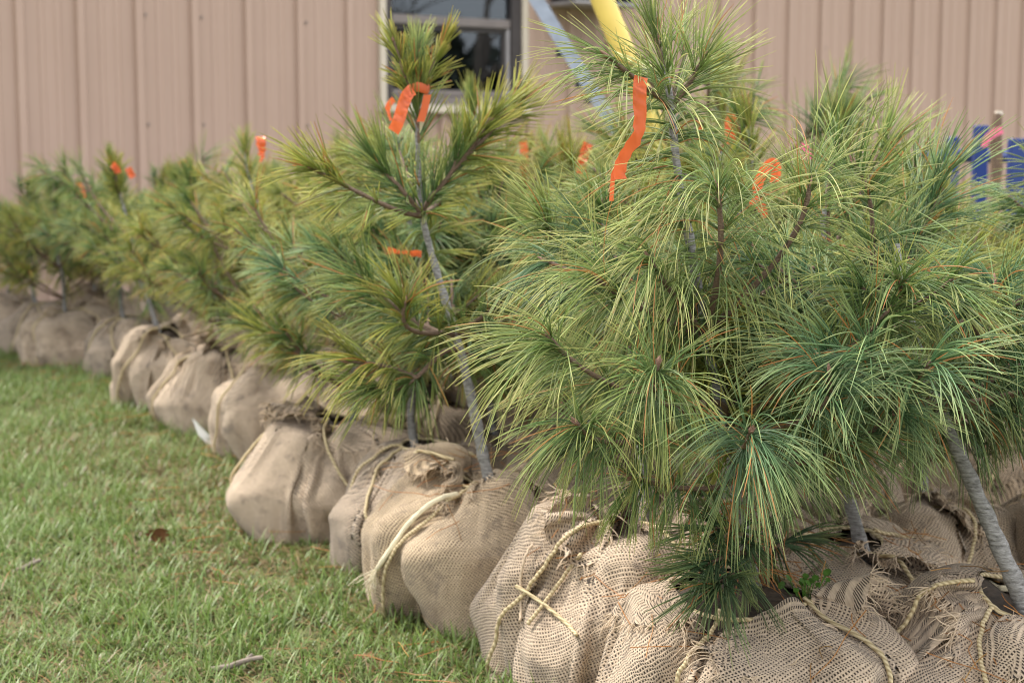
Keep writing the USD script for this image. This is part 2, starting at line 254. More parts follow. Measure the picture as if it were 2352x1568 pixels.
# ------------------------------------------------------------------ pine needles, branches
def needles(stem, rng, nf=45, per=5, length=.12, a_tip=22, a_base=62, droop=.9, K=5, width=.0019, active=.16, wind=(0, 0, 0), up=.0, curl=.22, clear=0.0):
    """bundles of needles along the last part of a shoot: (M, K, 3) points and widths. Angles in degrees off the shoot."""
    stem = np.asarray(stem, float); seg = np.linalg.norm(np.diff(stem, axis=0), axis=1); cum = np.r_[0, np.cumsum(seg)]
    act = min(active, cum[-1]); s = cum[-1] - act * rng.uniform(0, 1, nf) ** 1.35
    base = np.stack([np.interp(s, cum, stem[:, k]) for k in range(3)], 1)
    tg = np.gradient(stem, axis=0); tg /= np.linalg.norm(tg, axis=1, keepdims=True) + 1e-9
    t = np.stack([np.interp(s, cum, tg[:, k]) for k in range(3)], 1); t /= np.linalg.norm(t, axis=1, keepdims=True)
    x = np.cross(t, [.31, .27, .91]); x /= np.linalg.norm(x, axis=1, keepdims=True) + 1e-9; y = np.cross(t, x)
    rel = (cum[-1] - s) / max(act, 1e-6)
    ang = np.radians(a_tip + (a_base - a_tip) * rel + rng.normal(0, 8, nf)); az = rng.uniform(0, 2 * np.pi, nf)
    d = t * np.cos(ang)[:, None] + (x * np.cos(az)[:, None] + y * np.sin(az)[:, None]) * np.sin(ang)[:, None]
    d[:, 2] += up
    if clear:
        keep = ~((d[:, 1] < -.45) & (rng.random(nf) < clear)); d, base, s = d[keep], base[keep], s[keep]; nf = len(s)
    d = np.repeat(d, per, 0); base = np.repeat(base, per, 0); M = len(d)
    fdro = np.repeat(1.8 * droop * rng.uniform(.45, 1.45, nf), per) * rng.uniform(.75, 1.25, M)
    bend = np.repeat(rng.normal(0, curl, (nf, 3)), per, 0) + rng.normal(0, .5 * curl, (M, 3))
    d = d + rng.normal(0, .07, (M, 3)); d /= np.linalg.norm(d, axis=1, keepdims=True)
    L = np.repeat(length * rng.uniform(.62, 1.16, nf), per) * rng.uniform(.9, 1.06, M)
    P = np.zeros((M, K, 3)); P[:, 0] = base + rng.normal(0, .0012, (M, 3)); cur = d.copy(); w = np.asarray(wind, float)
    for i in range(1, K):
        tt = i / (K - 1)
        cur = cur + ((np.array([0, 0, -1.0]) * fdro[:, None] + bend + w) * (1.45 * (1 - .55 * tt)) / (K - 1))
        cur /= np.linalg.norm(cur, axis=1, keepdims=True)
        P[:, i] = P[:, i - 1] + cur * (L / (K - 1))[:, None]
    W = width * rng.uniform(.8, 1.15, M)[:, None] * np.interp(np.linspace(0, 1, K), [0, .15, .8, 1], [.75, 1, .9, .35])[None]
    return P, W
def bud_mesh(p, d, s=1.0, rng=None):
    """a cluster of pointed scaly buds at the end of a shoot"""
    out = []; d = d / np.linalg.norm(d)
    for k in range(5):
        q = d + (rng.normal(0, .42, 3) if k else 0); q /= np.linalg.norm(q); L = (.013 if k == 0 else rng.uniform(.006, .010)) * s; r = (.0024 if k == 0 else .0019) * s
        P = p + q * L * np.linspace(-.25, 1, 6)[:, None]
        out.append(tube(P, r * np.array([.7, 1, 1.05, .85, .5, .08]), 7))
    return join(out)

class Pine:
    """a young pine with its burlap ball; every point is given in world coordinates and stored about the base"""
    def __init__(self, label, base, group=None, name='balled_pine', **kw):
        self.base = np.asarray(base, float); self.prim = thing(name, label, 'pine tree', base, group=group, **kw)
    def L(self, P): return np.asarray(P, float) - self.base
    def trunk(self, P, r0, r1, n=36):
        P = np.asarray(P, float); self.tp = spline(P, n); rr = np.linspace(r0, r1, n)
        rr = rr * (1 + .10 * np.sin(np.arange(n) * 1.9)) 
        ext = self.tp[0] + (self.tp[0] - self.tp[3]) / np.linalg.norm(self.tp[0] - self.tp[3]) * .07
        put('trunk', tube(self.L(np.vstack([ext, self.tp])), np.r_[rr[0] * 1.15, rr], 12, .25), 'bark_grey', self.prim, smooth=True)
    def shoot(self, P, rng, r0=.006, r1=.0032, mat_='needle_green', wood='bark_twig', bud=True, part=None, budscale=1.2, **kw):
        S = spline(P, max(6, 4 * len(P)))
        b = put('branch', tube(self.L(S), np.linspace(r0, r1, len(S)) * (1 + .12 * np.sin(np.arange(len(S)) * 2.3)), 8, .3), wood, self.prim, smooth=True) if part is None else part
        if part is not None: put('twig', tube(self.L(S), np.linspace(r0, r1, len(S)), 6), wood, b, smooth=True)
        N, W = needles(S, rng, **kw)
        curves('needle_tuft', self.L(N), W, mat_, b)
        if bud: put('bud', bud_mesh(self.L(S[-1]), S[-1] - S[-2], budscale, rng), 'bud_scales', b, smooth=True)
        return b, S
# ------------------------------------------------------------------ burlap: cloth gathered round a lumpy ball of earth
def gather(seed, R=.2, nphi=152, nth=66, squash=.84, collar=.085, neck=.045, excess=1.7, ropes=4, iters=140, lump=.34, twist=.35):
    rng = np.random.default_rng(seed)
    th0, th1 = math.radians(30), math.pi - math.asin(min(.95, neck / R))
    arc = R * (th1 - th0); s = np.linspace(0, arc + collar, nth); ds = s[1] - s[0]
    ph = np.arange(nphi) * 2 * np.pi / nphi; on = s <= arc; nk = int(np.searchsorted(s, arc)); th = np.where(on, th0 + s / R, th1)
    off = rng.uniform(0, 99, 3); rp = [(2 * np.pi * (i + rng.uniform(-.22, .22)) / ropes, rng.uniform(-.55, .55)) for i in range(ropes)]
    def dent(d):
        t = np.arccos(np.clip(-d[..., 2], -1, 1)); p = np.arctan2(d[..., 1], d[..., 0]); g = 0
        for a, w in rp:
            q = (p - a - w * (t - np.pi / 2) + np.pi) % (2 * np.pi) - np.pi; g = np.maximum(g, np.exp(-(q * np.sin(t) / .13) ** 2))
        return g
    def rad(d): return R * (1 + lump * (meshkit.noise(d * 1.6 + off) - .5) + .12 * (meshkit.noise(d * 3.6 + off) - .5) + .03 * (meshkit.noise(d * 8 + off) - .5) - .15 * dent(d))
    T, P = np.meshgrid(th, ph, indexing='ij')
    P2 = P + twist * np.clip((T - 1.2) / 1.4, 0, 1) ** 1.5
    d = np.stack([np.sin(T) * np.cos(P2), np.sin(T) * np.sin(P2), -np.cos(T)], -1)
    fold = meshkit.noise(np.stack([np.cos(P) * 6 + off[0], np.sin(P) * 6 + off[1], T * 1.3 + off[2]], -1)) - .5
    X = d * (rad(d) * 1.01 + .05 * np.clip(fold, 0, 1) * np.clip((T - .9) / 1.2, 0, 1))[..., None]
    col = .45 + 1.1 * np.cos(2 * ph + rng.uniform(0, 6)) ** 2 + .3 * rng.uniform(0, 1)
    c = np.maximum(s - arc, 0)[:, None] * col[None]
    flop = np.clip(.1 + 1.5 * meshkit.noise(np.stack([np.cos(ph) * 2.5 + off[0], np.sin(ph) * 2.5 + off[1], ph * 0 + off[2]], -1)), 0, 1.6)
    X[..., 0] += np.cos(P2) * c * np.sin(flop); X[..., 1] += np.sin(P2) * c * np.sin(flop); X[..., 2] += c * np.cos(flop)
    X += rng.normal(0, .0025, X.shape)
    rr = np.where(on[:, None], R * np.sin(th)[:, None], neck + c * .9)
    k = np.where(on, 1.15 + (excess - 1.15) * np.clip((th - math.radians(80)) / (th1 - math.radians(80)), 0, 1), excess)
    vary = 1 + .32 * (meshkit.noise(np.stack([np.cos(P) * 2.5 + off[0], np.sin(P) * 2.5, T * 2.5 + off[2]], -1)) - .5)
    Lp0 = rr * k[:, None] * 2 * np.pi / nphi; Lp = Lp0 * vary
    Lt = np.where(on[:, None], ds * 1.13, ds * col[None]) * (1 + .06 * (vary - 1) / .32)
    rope = np.zeros((nth, nphi), bool)
    for a, w in rp:
        j = np.round(((a + w * (th - np.pi / 2) - twist * np.clip((th - 1.2) / 1.4, 0, 1) ** 1.5) % (2 * np.pi)) / (2 * np.pi) * nphi).astype(int) % nphi
        rope[np.arange(nth)[on], j[on]] = True
    zb = -R * squash; Xp = X.copy(); X0 = X[0].copy(); Xf = X.reshape(-1, 3); idx = np.arange(nth * nphi).reshape(nth, nphi); PR = []
    def add(a, b, L, st): PR.append((a.ravel(), b.ravel(), np.broadcast_to(L, a.shape).ravel()[:, None].copy(), st))
    for q in (0, 1):
        add(idx[:, q::2], np.roll(idx, -1, 1)[:, q::2], Lp[:, q::2], .5)
        a = idx[q:-1:2]; b = idx[q + 1::2][:len(a)]; add(a, b, Lt[q:-1:2], .5); L = np.sqrt(Lt[q:-1:2] ** 2 + Lp[q:-1:2] ** 2)
        add(a, np.roll(b, -1, 1), L, .07); add(np.roll(a, -1, 1), b, L, .10)
    for q in range(4):
        if nphi % 4 == 0: add(idx[:, q::4], np.roll(idx, -2, 1)[:, q::4], 2 * Lp[:, q::4], .02)
        a = idx[q:-2:4]; add(a, idx[q + 2::4][:len(a)], 2 * Lt[q:-2:4], .02)
    for it in range(iters):
        v = (Xf - Xp.reshape(-1, 3)) * .93; Xp = X.copy(); Xf += v; Xf[:, 2] -= 3.2e-4
        for _ in range(2):
            for a, b, L, st in PR:
                A = Xf[a]; D = Xf[b] - A; l = np.sqrt(np.einsum('ij,ij->i', D, D))[:, None] + 1e-9
                D *= st * (l - L) / l; Xf[a] = A + D; Xf[b] -= D
        if it % 25 == 0: Rb = rad(X / np.linalg.norm(X, axis=-1, keepdims=True))
        l = np.sqrt((X * X).sum(-1)); f = np.where(l < Rb, Rb / l, 1); f = np.where(rope & (l > Rb * 1.015), Rb * 1.015 / l, f); X *= f[..., None]
        for e in (-1, 0, 1):
            q = np.hypot(X[nk + e, :, 0], X[nk + e, :, 1]); m = np.minimum(1, neck * 1.2 / q); X[nk + e, :, 0] *= m; X[nk + e, :, 1] *= m
        X[..., 2] = np.maximum(X[..., 2], zb); X[0] = X0
    a = idx[:-1]; b = idx[1:]; Fq = np.stack([a, np.roll(a, -1, 1), np.roll(b, -1, 1), b], -1).reshape(-1, 4)
    the = th[:, None] + np.maximum(s - arc, 0)[:, None] / R + P * 0
    # rope paths lie on the cloth
    tree = cKDTree((Xf / np.linalg.norm(Xf, axis=1, keepdims=True))); Rl = np.linalg.norm(Xf, axis=1); paths = []
    for a_, w_ in rp:
        t = np.linspace(math.radians(48), th1 - .06, 40); p = a_ + w_ * (t - np.pi / 2)
        dd = np.stack([np.sin(t) * np.cos(p), np.sin(t) * np.sin(p), -np.cos(t)], -1); ix = tree.query(dd, k=10)[1]
        r = Rl[ix].max(1); r = np.convolve(np.r_[r[:1], r[:1], r, r[-1:], r[-1:]], np.ones(5) / 5, 'valid'); q = dd * (r + .0025)[:, None]; q[:, 2] = np.maximum(q[:, 2], zb + .004); paths.append(q)
    ring = X[nk].copy(); ang = np.arctan2(ring[:, 1], ring[:, 0]); rm = np.percentile(np.hypot(ring[:, 0], ring[:, 1]), 80); t = np.linspace(0, 2 * np.pi, 50)
    zz = np.interp(t, np.sort(ang % (2 * np.pi)), ring[np.argsort(ang % (2 * np.pi)), 2]); zz = np.convolve(np.r_[zz[-6:], zz, zz[:6]], np.ones(13) / 13, 'valid')
    paths.append(np.stack([rm * np.cos(t), rm * np.sin(t), zz], 1))
    # earth inside
    tt, pp = np.meshgrid(np.linspace(.05, math.pi - .02, 26), np.linspace(0, 2 * np.pi, 41)[:-1], indexing='ij')
    dd = np.stack([np.sin(tt) * np.cos(pp), np.sin(tt) * np.sin(pp), -np.cos(tt)], -1); E = dd * (rad(dd) * .915 + .006 * (meshkit.noise(dd * 22) - .5))[..., None]; E[..., 2] = np.maximum(E[..., 2], zb + .004)
    ii = np.arange(26 * 40).reshape(26, 40); Ef = np.stack([ii[:-1], np.roll(ii[:-1], -1, 1), np.roll(ii[1:], -1, 1), ii[1:]], -1).reshape(-1, 4)
    return dict(X=X, F=Fq, th=the, ph=P, zb=zb, circ=(Lp0 * nphi / (2 * np.pi)), run=np.cumsum(np.where(on[:, None], ds * 1.03, ds * col[None]) + 0 * Lt, 0), paths=paths, earth=(E.reshape(-1, 3), Ef), R=R, neck=neck)
WRAPS = [gather(3, excess=2.1, lump=.72), gather(4, excess=2.2, lump=.8), gather(5, excess=2.3, lump=.72), gather(9, excess=2.1, collar=.10, lump=.7), gather(11, excess=2.2, lump=.85), gather(6, excess=2.1, neck=.08, collar=.075, twist=.3, nphi=188, nth=78, lump=.8)]
def root_ball(pine, center, wrap, rot=0.0, scale=1.0, mat_='burlap', fringe=2, seed=0, cam_dir=None, twine='sisal_twine', tr=.0033, weave=0.6, skip=(), zs=.74, fuzz=False):
    """earth, burlap, twine and frayed hem of one ball, in the tree's own coordinates; centre is the point of the ground under it"""
    w = WRAPS[wrap]; rng = np.random.default_rng(900 + seed); c, s = math.cos(rot), math.sin(rot)
    M = np.diag([1, 1, zs]) @ np.array([[c, -s, 0], [s, c, 0], [0, 0, 1]]) * scale; o = np.asarray(center, float) - pine.base - np.array([0, 0, w['zb'] * scale * zs])
    tf = lambda P: np.asarray(P) @ M.T + o
    X = w['X']; V = tf(X.reshape(-1, 3))
    th, ph = w['th'].ravel(), w['ph'].ravel() + rot
    d = np.stack([np.sin(th) * np.cos(ph), np.sin(th) * np.sin(ph), -np.cos(th)], 1)
    from scipy.ndimage import gaussian_filter
    Xs = X * [1, 1, zs]; Xs = np.stack([gaussian_filter(Xs[..., k], (1.2, 2.2), mode=('nearest', 'wrap')) for k in range(3)], -1); nph = X.shape[1]; j0 = int(round(((-np.pi / 2 - rot) % (2 * np.pi)) / (2 * np.pi) * nph)) % nph      # the column that faces the lawn and camera
    e = np.linalg.norm(np.roll(Xs, -1, 1) - Xs, axis=-1); e = gaussian_filter(e, (2.5, 2), mode=('nearest', 'wrap')); e = np.roll(e, -j0, 1); h = nph // 2
    cu = np.cumsum(np.c_[np.zeros(len(e)), e[:, :-1]], 1); cu[:, h:] -= e.sum(1, keepdims=True); u_ = np.roll(cu, j0, 1)
    r_ = np.linalg.norm(np.diff(Xs, axis=0), axis=-1); r_ = np.vstack([r_[:1] * 0, gaussian_filter(r_, (1, 4), mode=('nearest', 'wrap'))]); v_ = gaussian_filter(np.cumsum(r_, 0), (1, 3), mode=('nearest', 'wrap'))
    uv = np.stack([u_.ravel(), v_.ravel()], 1) * scale
    wob = np.stack([meshkit.noise(d * 2.6 + seed), meshkit.noise(d * 2.6 + seed + 31)], 1) - .5; uv = uv + wob * .012
    cr, sr = math.cos(weave), math.sin(weave); uv = uv @ np.array([[cr, -sr], [sr, cr]])
    pine.cloth = V + pine.base
    put('earth', (tf(w['earth'][0]), w['earth'][1]), 'soil', pine.prim, smooth=True)
    b = put('burlap_wrap', (V, w['F']), mat_, pine.prim, smooth=True, uv=uv)
    for i, p in enumerate(w['paths']):
        if i in skip: continue
        P = tf(p); put('twine', tube(P + rng.normal(0, .0006, P.shape), tr, 7, .3, i), twine, b, smooth=True)
    if fuzz:
        Xa = X.reshape(-1, 3); nrm = Xa / np.linalg.norm(Xa, axis=1, keepdims=True)
        for name_, mt, cnt, Lm, wd_, stand in (('loose_fibres', 'jute_fibre', 420, .014, .0006, .35), ('fallen_needles', 'needle_rust', 46, .09, .0013, .05)):
            cand = np.where(Xa[:, 2] > (-.1 if cnt > 100 else .08))[0]
            if not len(cand): continue
            iv = rng.choice(cand, cnt); P = np.zeros((cnt, 4, 3)); P[:, 0] = Xa[iv] + nrm[iv] * .002; tdir = rng.normal(0, 1, (cnt, 3)); tdir -= nrm[iv] * (tdir * nrm[iv]).sum(1, keepdims=True); tdir /= np.linalg.norm(tdir, axis=1, keepdims=True); tdir += nrm[iv] * rng.uniform(0, stand, (cnt, 1)); L = Lm * rng.uniform(.4, 1.3, cnt)
            for k in range(1, 4):
                tdir = tdir + rng.normal(0, .25, tdir.shape); P[:, k] = P[:, k - 1] + tdir * (L / 3)[:, None]
                rl = np.linalg.norm(P[:, k], axis=1, keepdims=True); P[:, k] *= np.maximum(rl, np.linalg.norm(P[:, 0], axis=1, keepdims=True) * .985) / rl
            say(curves(name_, tf(P.reshape(-1, 3)).reshape(P.shape), wd_ * np.ones((cnt, 4)), mt, b), kind='stuff')
    if fringe:
        top = X[-1]; prev = X[-4]; dirs = top - prev; dirs /= np.linalg.norm(dirs, axis=1, keepdims=True) + 1e-9; n = len(top); K = 4
        P = np.zeros((n * fringe, K, 3)); i0 = np.tile(np.arange(n), fringe); fr = rng.uniform(0, 1, len(i0))[:, None]
        P[:, 0] = top[i0] * (1 - fr) + top[(i0 + 1) % n] * fr; cur = dirs[i0] + rng.normal(0, .45, (len(i0), 3)); L = .012 + .05 * rng.beta(1.3, 3.5, len(i0))
        for k in range(1, K):
            cur += rng.normal(0, .3, cur.shape); cur[:, 2] -= .35; cur /= np.linalg.norm(cur, axis=1, keepdims=True); P[:, k] = P[:, k - 1] + cur * (L / (K - 1))[:, None]
        wd = rng.uniform(.0011, .0022, len(i0))[:, None] * np.array([1, .9, .8, .4])
        curves('frayed_hem', tf(P.reshape(-1, 3)).reshape(P.shape), wd, 'jute_fibre', b)
    return b

# ------------------------------------------------------------------ whole young pines made by growth rules (background rows)
def grow(pine, rng, H=.85, z0=.30, lean=(0, 0), mats=('needle_green', 'needle_yellow'), per=4, nf=21, K=4, width=.0018, length=.105, whorls=((.27, 5, .28), (.47, 5, .24), (.66, 4, .15)), top_fan=3, droop=.42, r=.011):
    b = pine.base + np.array([0, 0, z0 - .08]); n = 10; tz = np.linspace(0, 1, n)
    jit = np.cumsum(rng.normal(0, .006, (n, 2)), 0)
    T = np.c_[b[0] + lean[0] * tz + jit[:, 0], b[1] + lean[1] * tz + jit[:, 1], b[2] + (H + .08) * tz]
    pine.trunk(T, r, .0036); tp = pine.tp
    pt = lambda f: np.array([np.interp(f, np.linspace(0, 1, len(tp)), tp[:, k]) for k in range(3)])
    m = lambda: mats[int(rng.random() ** 1.3 * len(mats))]
    opt = dict(per=per, K=K, width=width, curl=.12)
    for wi, (h, nb, ln) in enumerate(whorls):
        a0 = rng.uniform(0, 6.28)
        for i in range(nb):
            a = a0 + 6.283 * i / nb + rng.normal(0, .2); l = ln * rng.uniform(.75, 1.2); p = pt(h + rng.normal(0, .012)); out = np.array([math.cos(a), math.sin(a), 0]); e = rng.uniform(.3, .65) + .4 * h
            q1 = p + out * l * .5 + [0, 0, l * .5 * e]; q2 = p + out * l * .95 + [0, 0, l * (e * 1.1 + .12)]
            bb, S = pine.shoot([p, q1, q2], rng, .0055, .003, m(), bud=False, nf=nf, length=length, droop=droop, active=.17, a_base=66, **opt)
            for k in range(3 if h < .6 else 2):
                f = rng.uniform(.45, .85); st = S[int(f * (len(S) - 1))]; sd = 1 if k % 2 else -1
                aa = a + sd * rng.uniform(.5, 1.0); o2 = np.array([math.cos(aa), math.sin(aa), 0]); l2 = l * rng.uniform(.35, .6)
                pine.shoot([st, st + o2 * l2 * .5 + [0, 0, l2 * .2], st + o2 * l2 + [0, 0, l2 * .55]], rng, .0035, .0025, m(), part=bb, bud=False, nf=nf, length=length * .95, droop=droop, active=.14, **opt)
    top = tp[-1]; st = pt(.88)
    for i in range(top_fan):
        a = rng.uniform(0, 6.28) + 2.1 * i; o = np.array([math.cos(a), math.sin(a), 0])
        pine.shoot([st, st + o * .022 + [0, 0, .04], st + o * .035 + [0, 0, .10]], rng, .0035, .0028, m(), bud=False, nf=nf, length=length * .8, droop=.15, a_tip=12, a_base=40, active=.11, **opt)
    pine.shoot([pt(.82), pt(.91), top], rng, .004, .003, m(), bud=True, nf=int(nf * 1.2), length=length * .85, droop=.1, a_tip=10, a_base=42, active=.15, **opt)
    # needles on the older wood
    inner = [needles(spline([pt(h0), pt(h1)], 5), rng, nf=nf, per=per, length=length, a_tip=60, a_base=85, droop=1.1, K=K, width=width, active=.4) for h0, h1 in ((.3, .5), (.5, .68), (.66, .82))]
    N = np.concatenate([x[0] for x in inner]); W = np.concatenate([x[1] for x in inner]); curves('inner_needles', pine.L(N), W, mats[0], pine.prim)
def V3(*pts): return np.array([at(*p) for p in pts])
def G3(x, y): return np.array([x, y, 0.0])

# ------------------------------------------------------------------ the pines one can tell apart, front row first
rng = np.random.default_rng(7)
# main tree, nearest
t1 = Pine('tallest, sharpest pine in front, leaning left from the nearest burlap ball with an open top', G3(.335, 2.30))
root_ball(t1, G3(.335, 2.30), 5, rot=2.4, scale=1.12, fringe=3, seed=1, fuzz=True, weave=.5, zs=.67)
t1.trunk(V3((1735, 1350, 2.30), (1700, 1180, 2.29), (1668, 980, 2.28), (1640, 870, 2.27), (1620, 780, 2.27), (1605, 680, 2.28), (1575, 500, 2.29), (1550, 340, 2.30), (1540, 230, 2.30), (1520, 150, 2.30)), .0115, .0045)
A, Bw = (1620, 780, 2.27), (1664, 975, 2.28)
pale = dict(mat_='needle_pale', K=6, width=.00115, curl=.28, length=.16)
gr = dict(mat_='needle_green', K=6, width=.00115, curl=.28, length=.16)
bl = dict(mat_='needle_blue', K=6, width=.00115, curl=.28, length=.18)
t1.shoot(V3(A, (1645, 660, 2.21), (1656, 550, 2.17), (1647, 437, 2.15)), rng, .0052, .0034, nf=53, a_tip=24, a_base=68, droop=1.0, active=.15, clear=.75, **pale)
t1.shoot(V3(A, (1700, 690, 2.24), (1790, 590, 2.22), (1838, 510, 2.20), (1860, 427, 2.19)), rng, .0052, .0034, nf=50, a_tip=24, a_base=68, droop=.85, active=.15, clear=.6, **pale)
t1.shoot(V3(A, (1565, 700, 2.22), (1520, 640, 2.19), (1490, 592, 2.17)), rng, .0048, .003, nf=50, a_tip=35, a_base=72, droop=.95, active=.20, wind=(-.35, 0, 0), **pale)
t1.shoot(V3(A, (1540, 740, 2.22), (1440, 690, 2.18), (1370, 640, 2.16)), rng, .0048, .003, nf=53, a_tip=30, a_base=70, droop=.9, active=.22, wind=(-.25, 0, 0), **pale)
t1.shoot(V3(A, (1570, 760, 2.34), (1480, 640, 2.38), (1430, 560, 2.40)), rng, .0048, .003, nf=42, a_tip=30, a_base=70, droop=.8, active=.22, **gr)
t1.shoot(V3(Bw, (1500, 920, 2.15), (1400, 880, 2.10), (1330, 840, 2.08), (1265, 777, 2.06)), rng, .0046, .003, nf=57, a_tip=26, a_base=66, droop=.8, active=.20, wind=(-.2, 0, 0), **pale)
t1.shoot(V3(Bw, (1570, 930, 2.12), (1500, 890, 2.02), (1511, 837, 2.00)), rng, .0045, .003, nf=47, a_tip=34, a_base=76, droop=.8, active=.15, **{**gr, 'length': 0.14})
t1.shoot(V3((1670, 1000, 2.28), (1520, 1010, 2.12), (1400, 1015, 2.05), (1360, 1005, 2.02), (1325, 972, 2.00)), rng, .0045, .003, nf=53, a_tip=34, a_base=76, droop=.8, active=.16, **{**gr, 'length': 0.125})
t1.shoot(V3((1672, 1010, 2.28), (1690, 1015, 2.12), (1712, 1022, 1.99), (1725, 990, 1.955)), rng, .0048, .0034, nf=44, a_tip=38, a_base=90, droop=.72, active=.11, budscale=1.35, **{**bl, 'length': 0.15})
t1.shoot(V3((1665, 990, 2.28), (1780, 980, 2.15), (1870, 950, 2.08), (1900, 920, 2.05), (1905, 857, 2.03)), rng, .0046, .003, nf=46, a_tip=34, a_base=80, droop=.75, active=.15, wind=(.2, 0, 0), **{**bl, 'length': 0.14})
t1.shoot(V3((1665, 985, 2.28), (1800, 900, 2.20), (1950, 800, 2.16), (2040, 715, 2.14)), rng, .0045, .0028, nf=47, a_tip=22, a_base=66, droop=.45, active=.20, **{**gr, 'length': .12})
t1.shoot(V3((1680, 1060, 2.28), (1850, 1060, 2.18), (1990, 1000, 2.12), (2050, 950, 2.10)), rng, .0045, .0028, nf=61, a_tip=32, a_base=70, droop=.75, active=.2, wind=(.3, 0, .1), **{**bl, 'length': 0.115})
t1.shoot(V3((1690, 1100, 2.28), (1560, 1120, 2.15), (1450, 1095, 2.10)), rng, .0045, .0028, nf=46, a_tip=40, a_base=78, droop=1.0, active=.2, **{**gr, 'length': 0.1})
t1.shoot(V3((1690, 1090, 2.28), (1800, 1110, 2.36), (1930, 1060, 2.40)), rng, .0045, .0028, nf=42, a_tip=40, a_base=78, droop=.9, active=.2, **{**bl, 'length': 0.1})
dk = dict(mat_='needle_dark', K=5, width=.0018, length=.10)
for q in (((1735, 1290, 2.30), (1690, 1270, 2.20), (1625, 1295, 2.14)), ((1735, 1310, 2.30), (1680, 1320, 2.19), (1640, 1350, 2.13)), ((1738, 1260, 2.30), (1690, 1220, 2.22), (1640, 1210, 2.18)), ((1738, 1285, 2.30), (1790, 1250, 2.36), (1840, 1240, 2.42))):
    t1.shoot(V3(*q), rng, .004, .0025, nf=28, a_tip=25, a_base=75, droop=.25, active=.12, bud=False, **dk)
top = dict(mat_='needle_pale', K=5, width=.00115)
t1.shoot(V3((1540, 232, 2.30), (1522, 150, 2.30), (1508, 95, 2.30)), rng, .0042, .0035, nf=28, a_tip=12, a_base=48, droop=.2, length=.125, active=.10, **top)
t1.shoot(V3((1538, 245, 2.30), (1470, 190, 2.24), (1395, 130, 2.20)), rng, .004, .003, nf=30, a_tip=18, a_base=58, droop=.5, length=.125, active=.14, **top)
t1.shoot(V3((1548, 238, 2.30), (1590, 180, 2.29), (1614, 138, 2.28)), rng, .004, .003, nf=18, a_tip=12, a_base=45, droop=.15, length=.115, active=.09, **top)
t1.shoot(V3((1540, 240, 2.30), (1556, 180, 2.36), (1578, 110, 2.40)), rng, .004, .003, nf=19, a_tip=14, a_base=48, droop=.2, length=.125, active=.12, **top)
Na = [needles(V3((1575, 480, 2.29), (1553, 345, 2.30), (1536, 215, 2.30)), rng, nf=34, per=5, length=.16, a_tip=48, a_base=82, droop=.75, K=6, width=.0019, active=.24, wind=(-.3, 0, 0)),
      needles(V3((1605, 690, 2.28), (1590, 590, 2.28), (1575, 480, 2.29)), rng, nf=33, per=5, length=.15, a_tip=55, a_base=85, droop=.9, K=6, width=.0019, active=.2)]
curves('inner_needles', t1.L(np.concatenate([n[0] for n in Na])), np.concatenate([n[1] for n in Na]), 'needle_pale', t1.prim)
N, W = needles(V3((1680, 1060, 2.28), (1650, 900, 2.27), (1622, 790, 2.27)), rng, nf=61, per=5, length=.12, a_tip=50, a_base=80, droop=.5, K=5, width=.0018, active=.3); curves('inner_needles', t1.L(N), W, 'needle_yellow', t1.prim)
N, W = needles(V3((1735, 1340, 2.30), (1710, 1240, 2.29), (1690, 1120, 2.28)), rng, nf=16, per=4, length=.11, a_tip=60, a_base=95, droop=1.0, K=5, width=.0017, active=.3); curves('old_needles', t1.L(N), W, 'needle_rust', t1.prim)
for i in range(20):                                    # branches round the back and the inside
    a = rng.uniform(-.1, 3.24); wz = rng.choice([0, 1, 1]); p = at(*(A if wz == 0 else (1672 + rng.uniform(-8, 8), 1000 + rng.uniform(-50, 40), 2.28)))
    o = np.array([math.cos(a), math.sin(a), 0]); l = rng.uniform(.16, .30)
    t1.shoot([p, p + o * l * .5 + [0, 0, l * .25], p + o * l + [0, 0, l * rng.uniform(.3, .65)]], rng, .0045, .0028, nf=33, a_tip=35, a_base=75, droop=.9, active=.2, **({**gr, 'length': .13} if rng.random() < .5 else {**bl, 'length': .13} if rng.random() < .6 else {**dk, 'length': .12}))

def whorl(t, p, rng, mats, nb=4, ln=.25, rise=.4, a0=None, arc=6.283, **kw):
    a0 = rng.uniform(0, 6.28) if a0 is None else a0
    for i in range(nb):
        a = a0 + arc * i / nb + rng.normal(0, .15); l = ln * rng.uniform(.75, 1.15); o = np.array([math.cos(a), math.sin(a), 0])
        b, S = t.shoot([p, p + o * l * .5 + [0, 0, l * .3 * rise], p + o * l + [0, 0, l * rise]], rng, .0055, .003, mats[int(rng.random() * len(mats))], **kw)
        for k in range(2):
            st = S[int(rng.uniform(.4, .75) * (len(S) - 1))]; aa = a + (1 if k else -1) * rng.uniform(.5, .9); o2 = np.array([math.cos(aa), math.sin(aa), 0]); l2 = l * rng.uniform(.4, .6)
            t.shoot([st, st + o2 * l2 * .5 + [0, 0, l2 * .2], st + o2 * l2 + [0, 0, l2 * .5]], rng, .0035, .0025, mats[int(rng.random() * len(mats))], part=b, **{**kw, 'bud': False})
mid = dict(K=5, width=.0016, per=5, nf=25, active=.17)

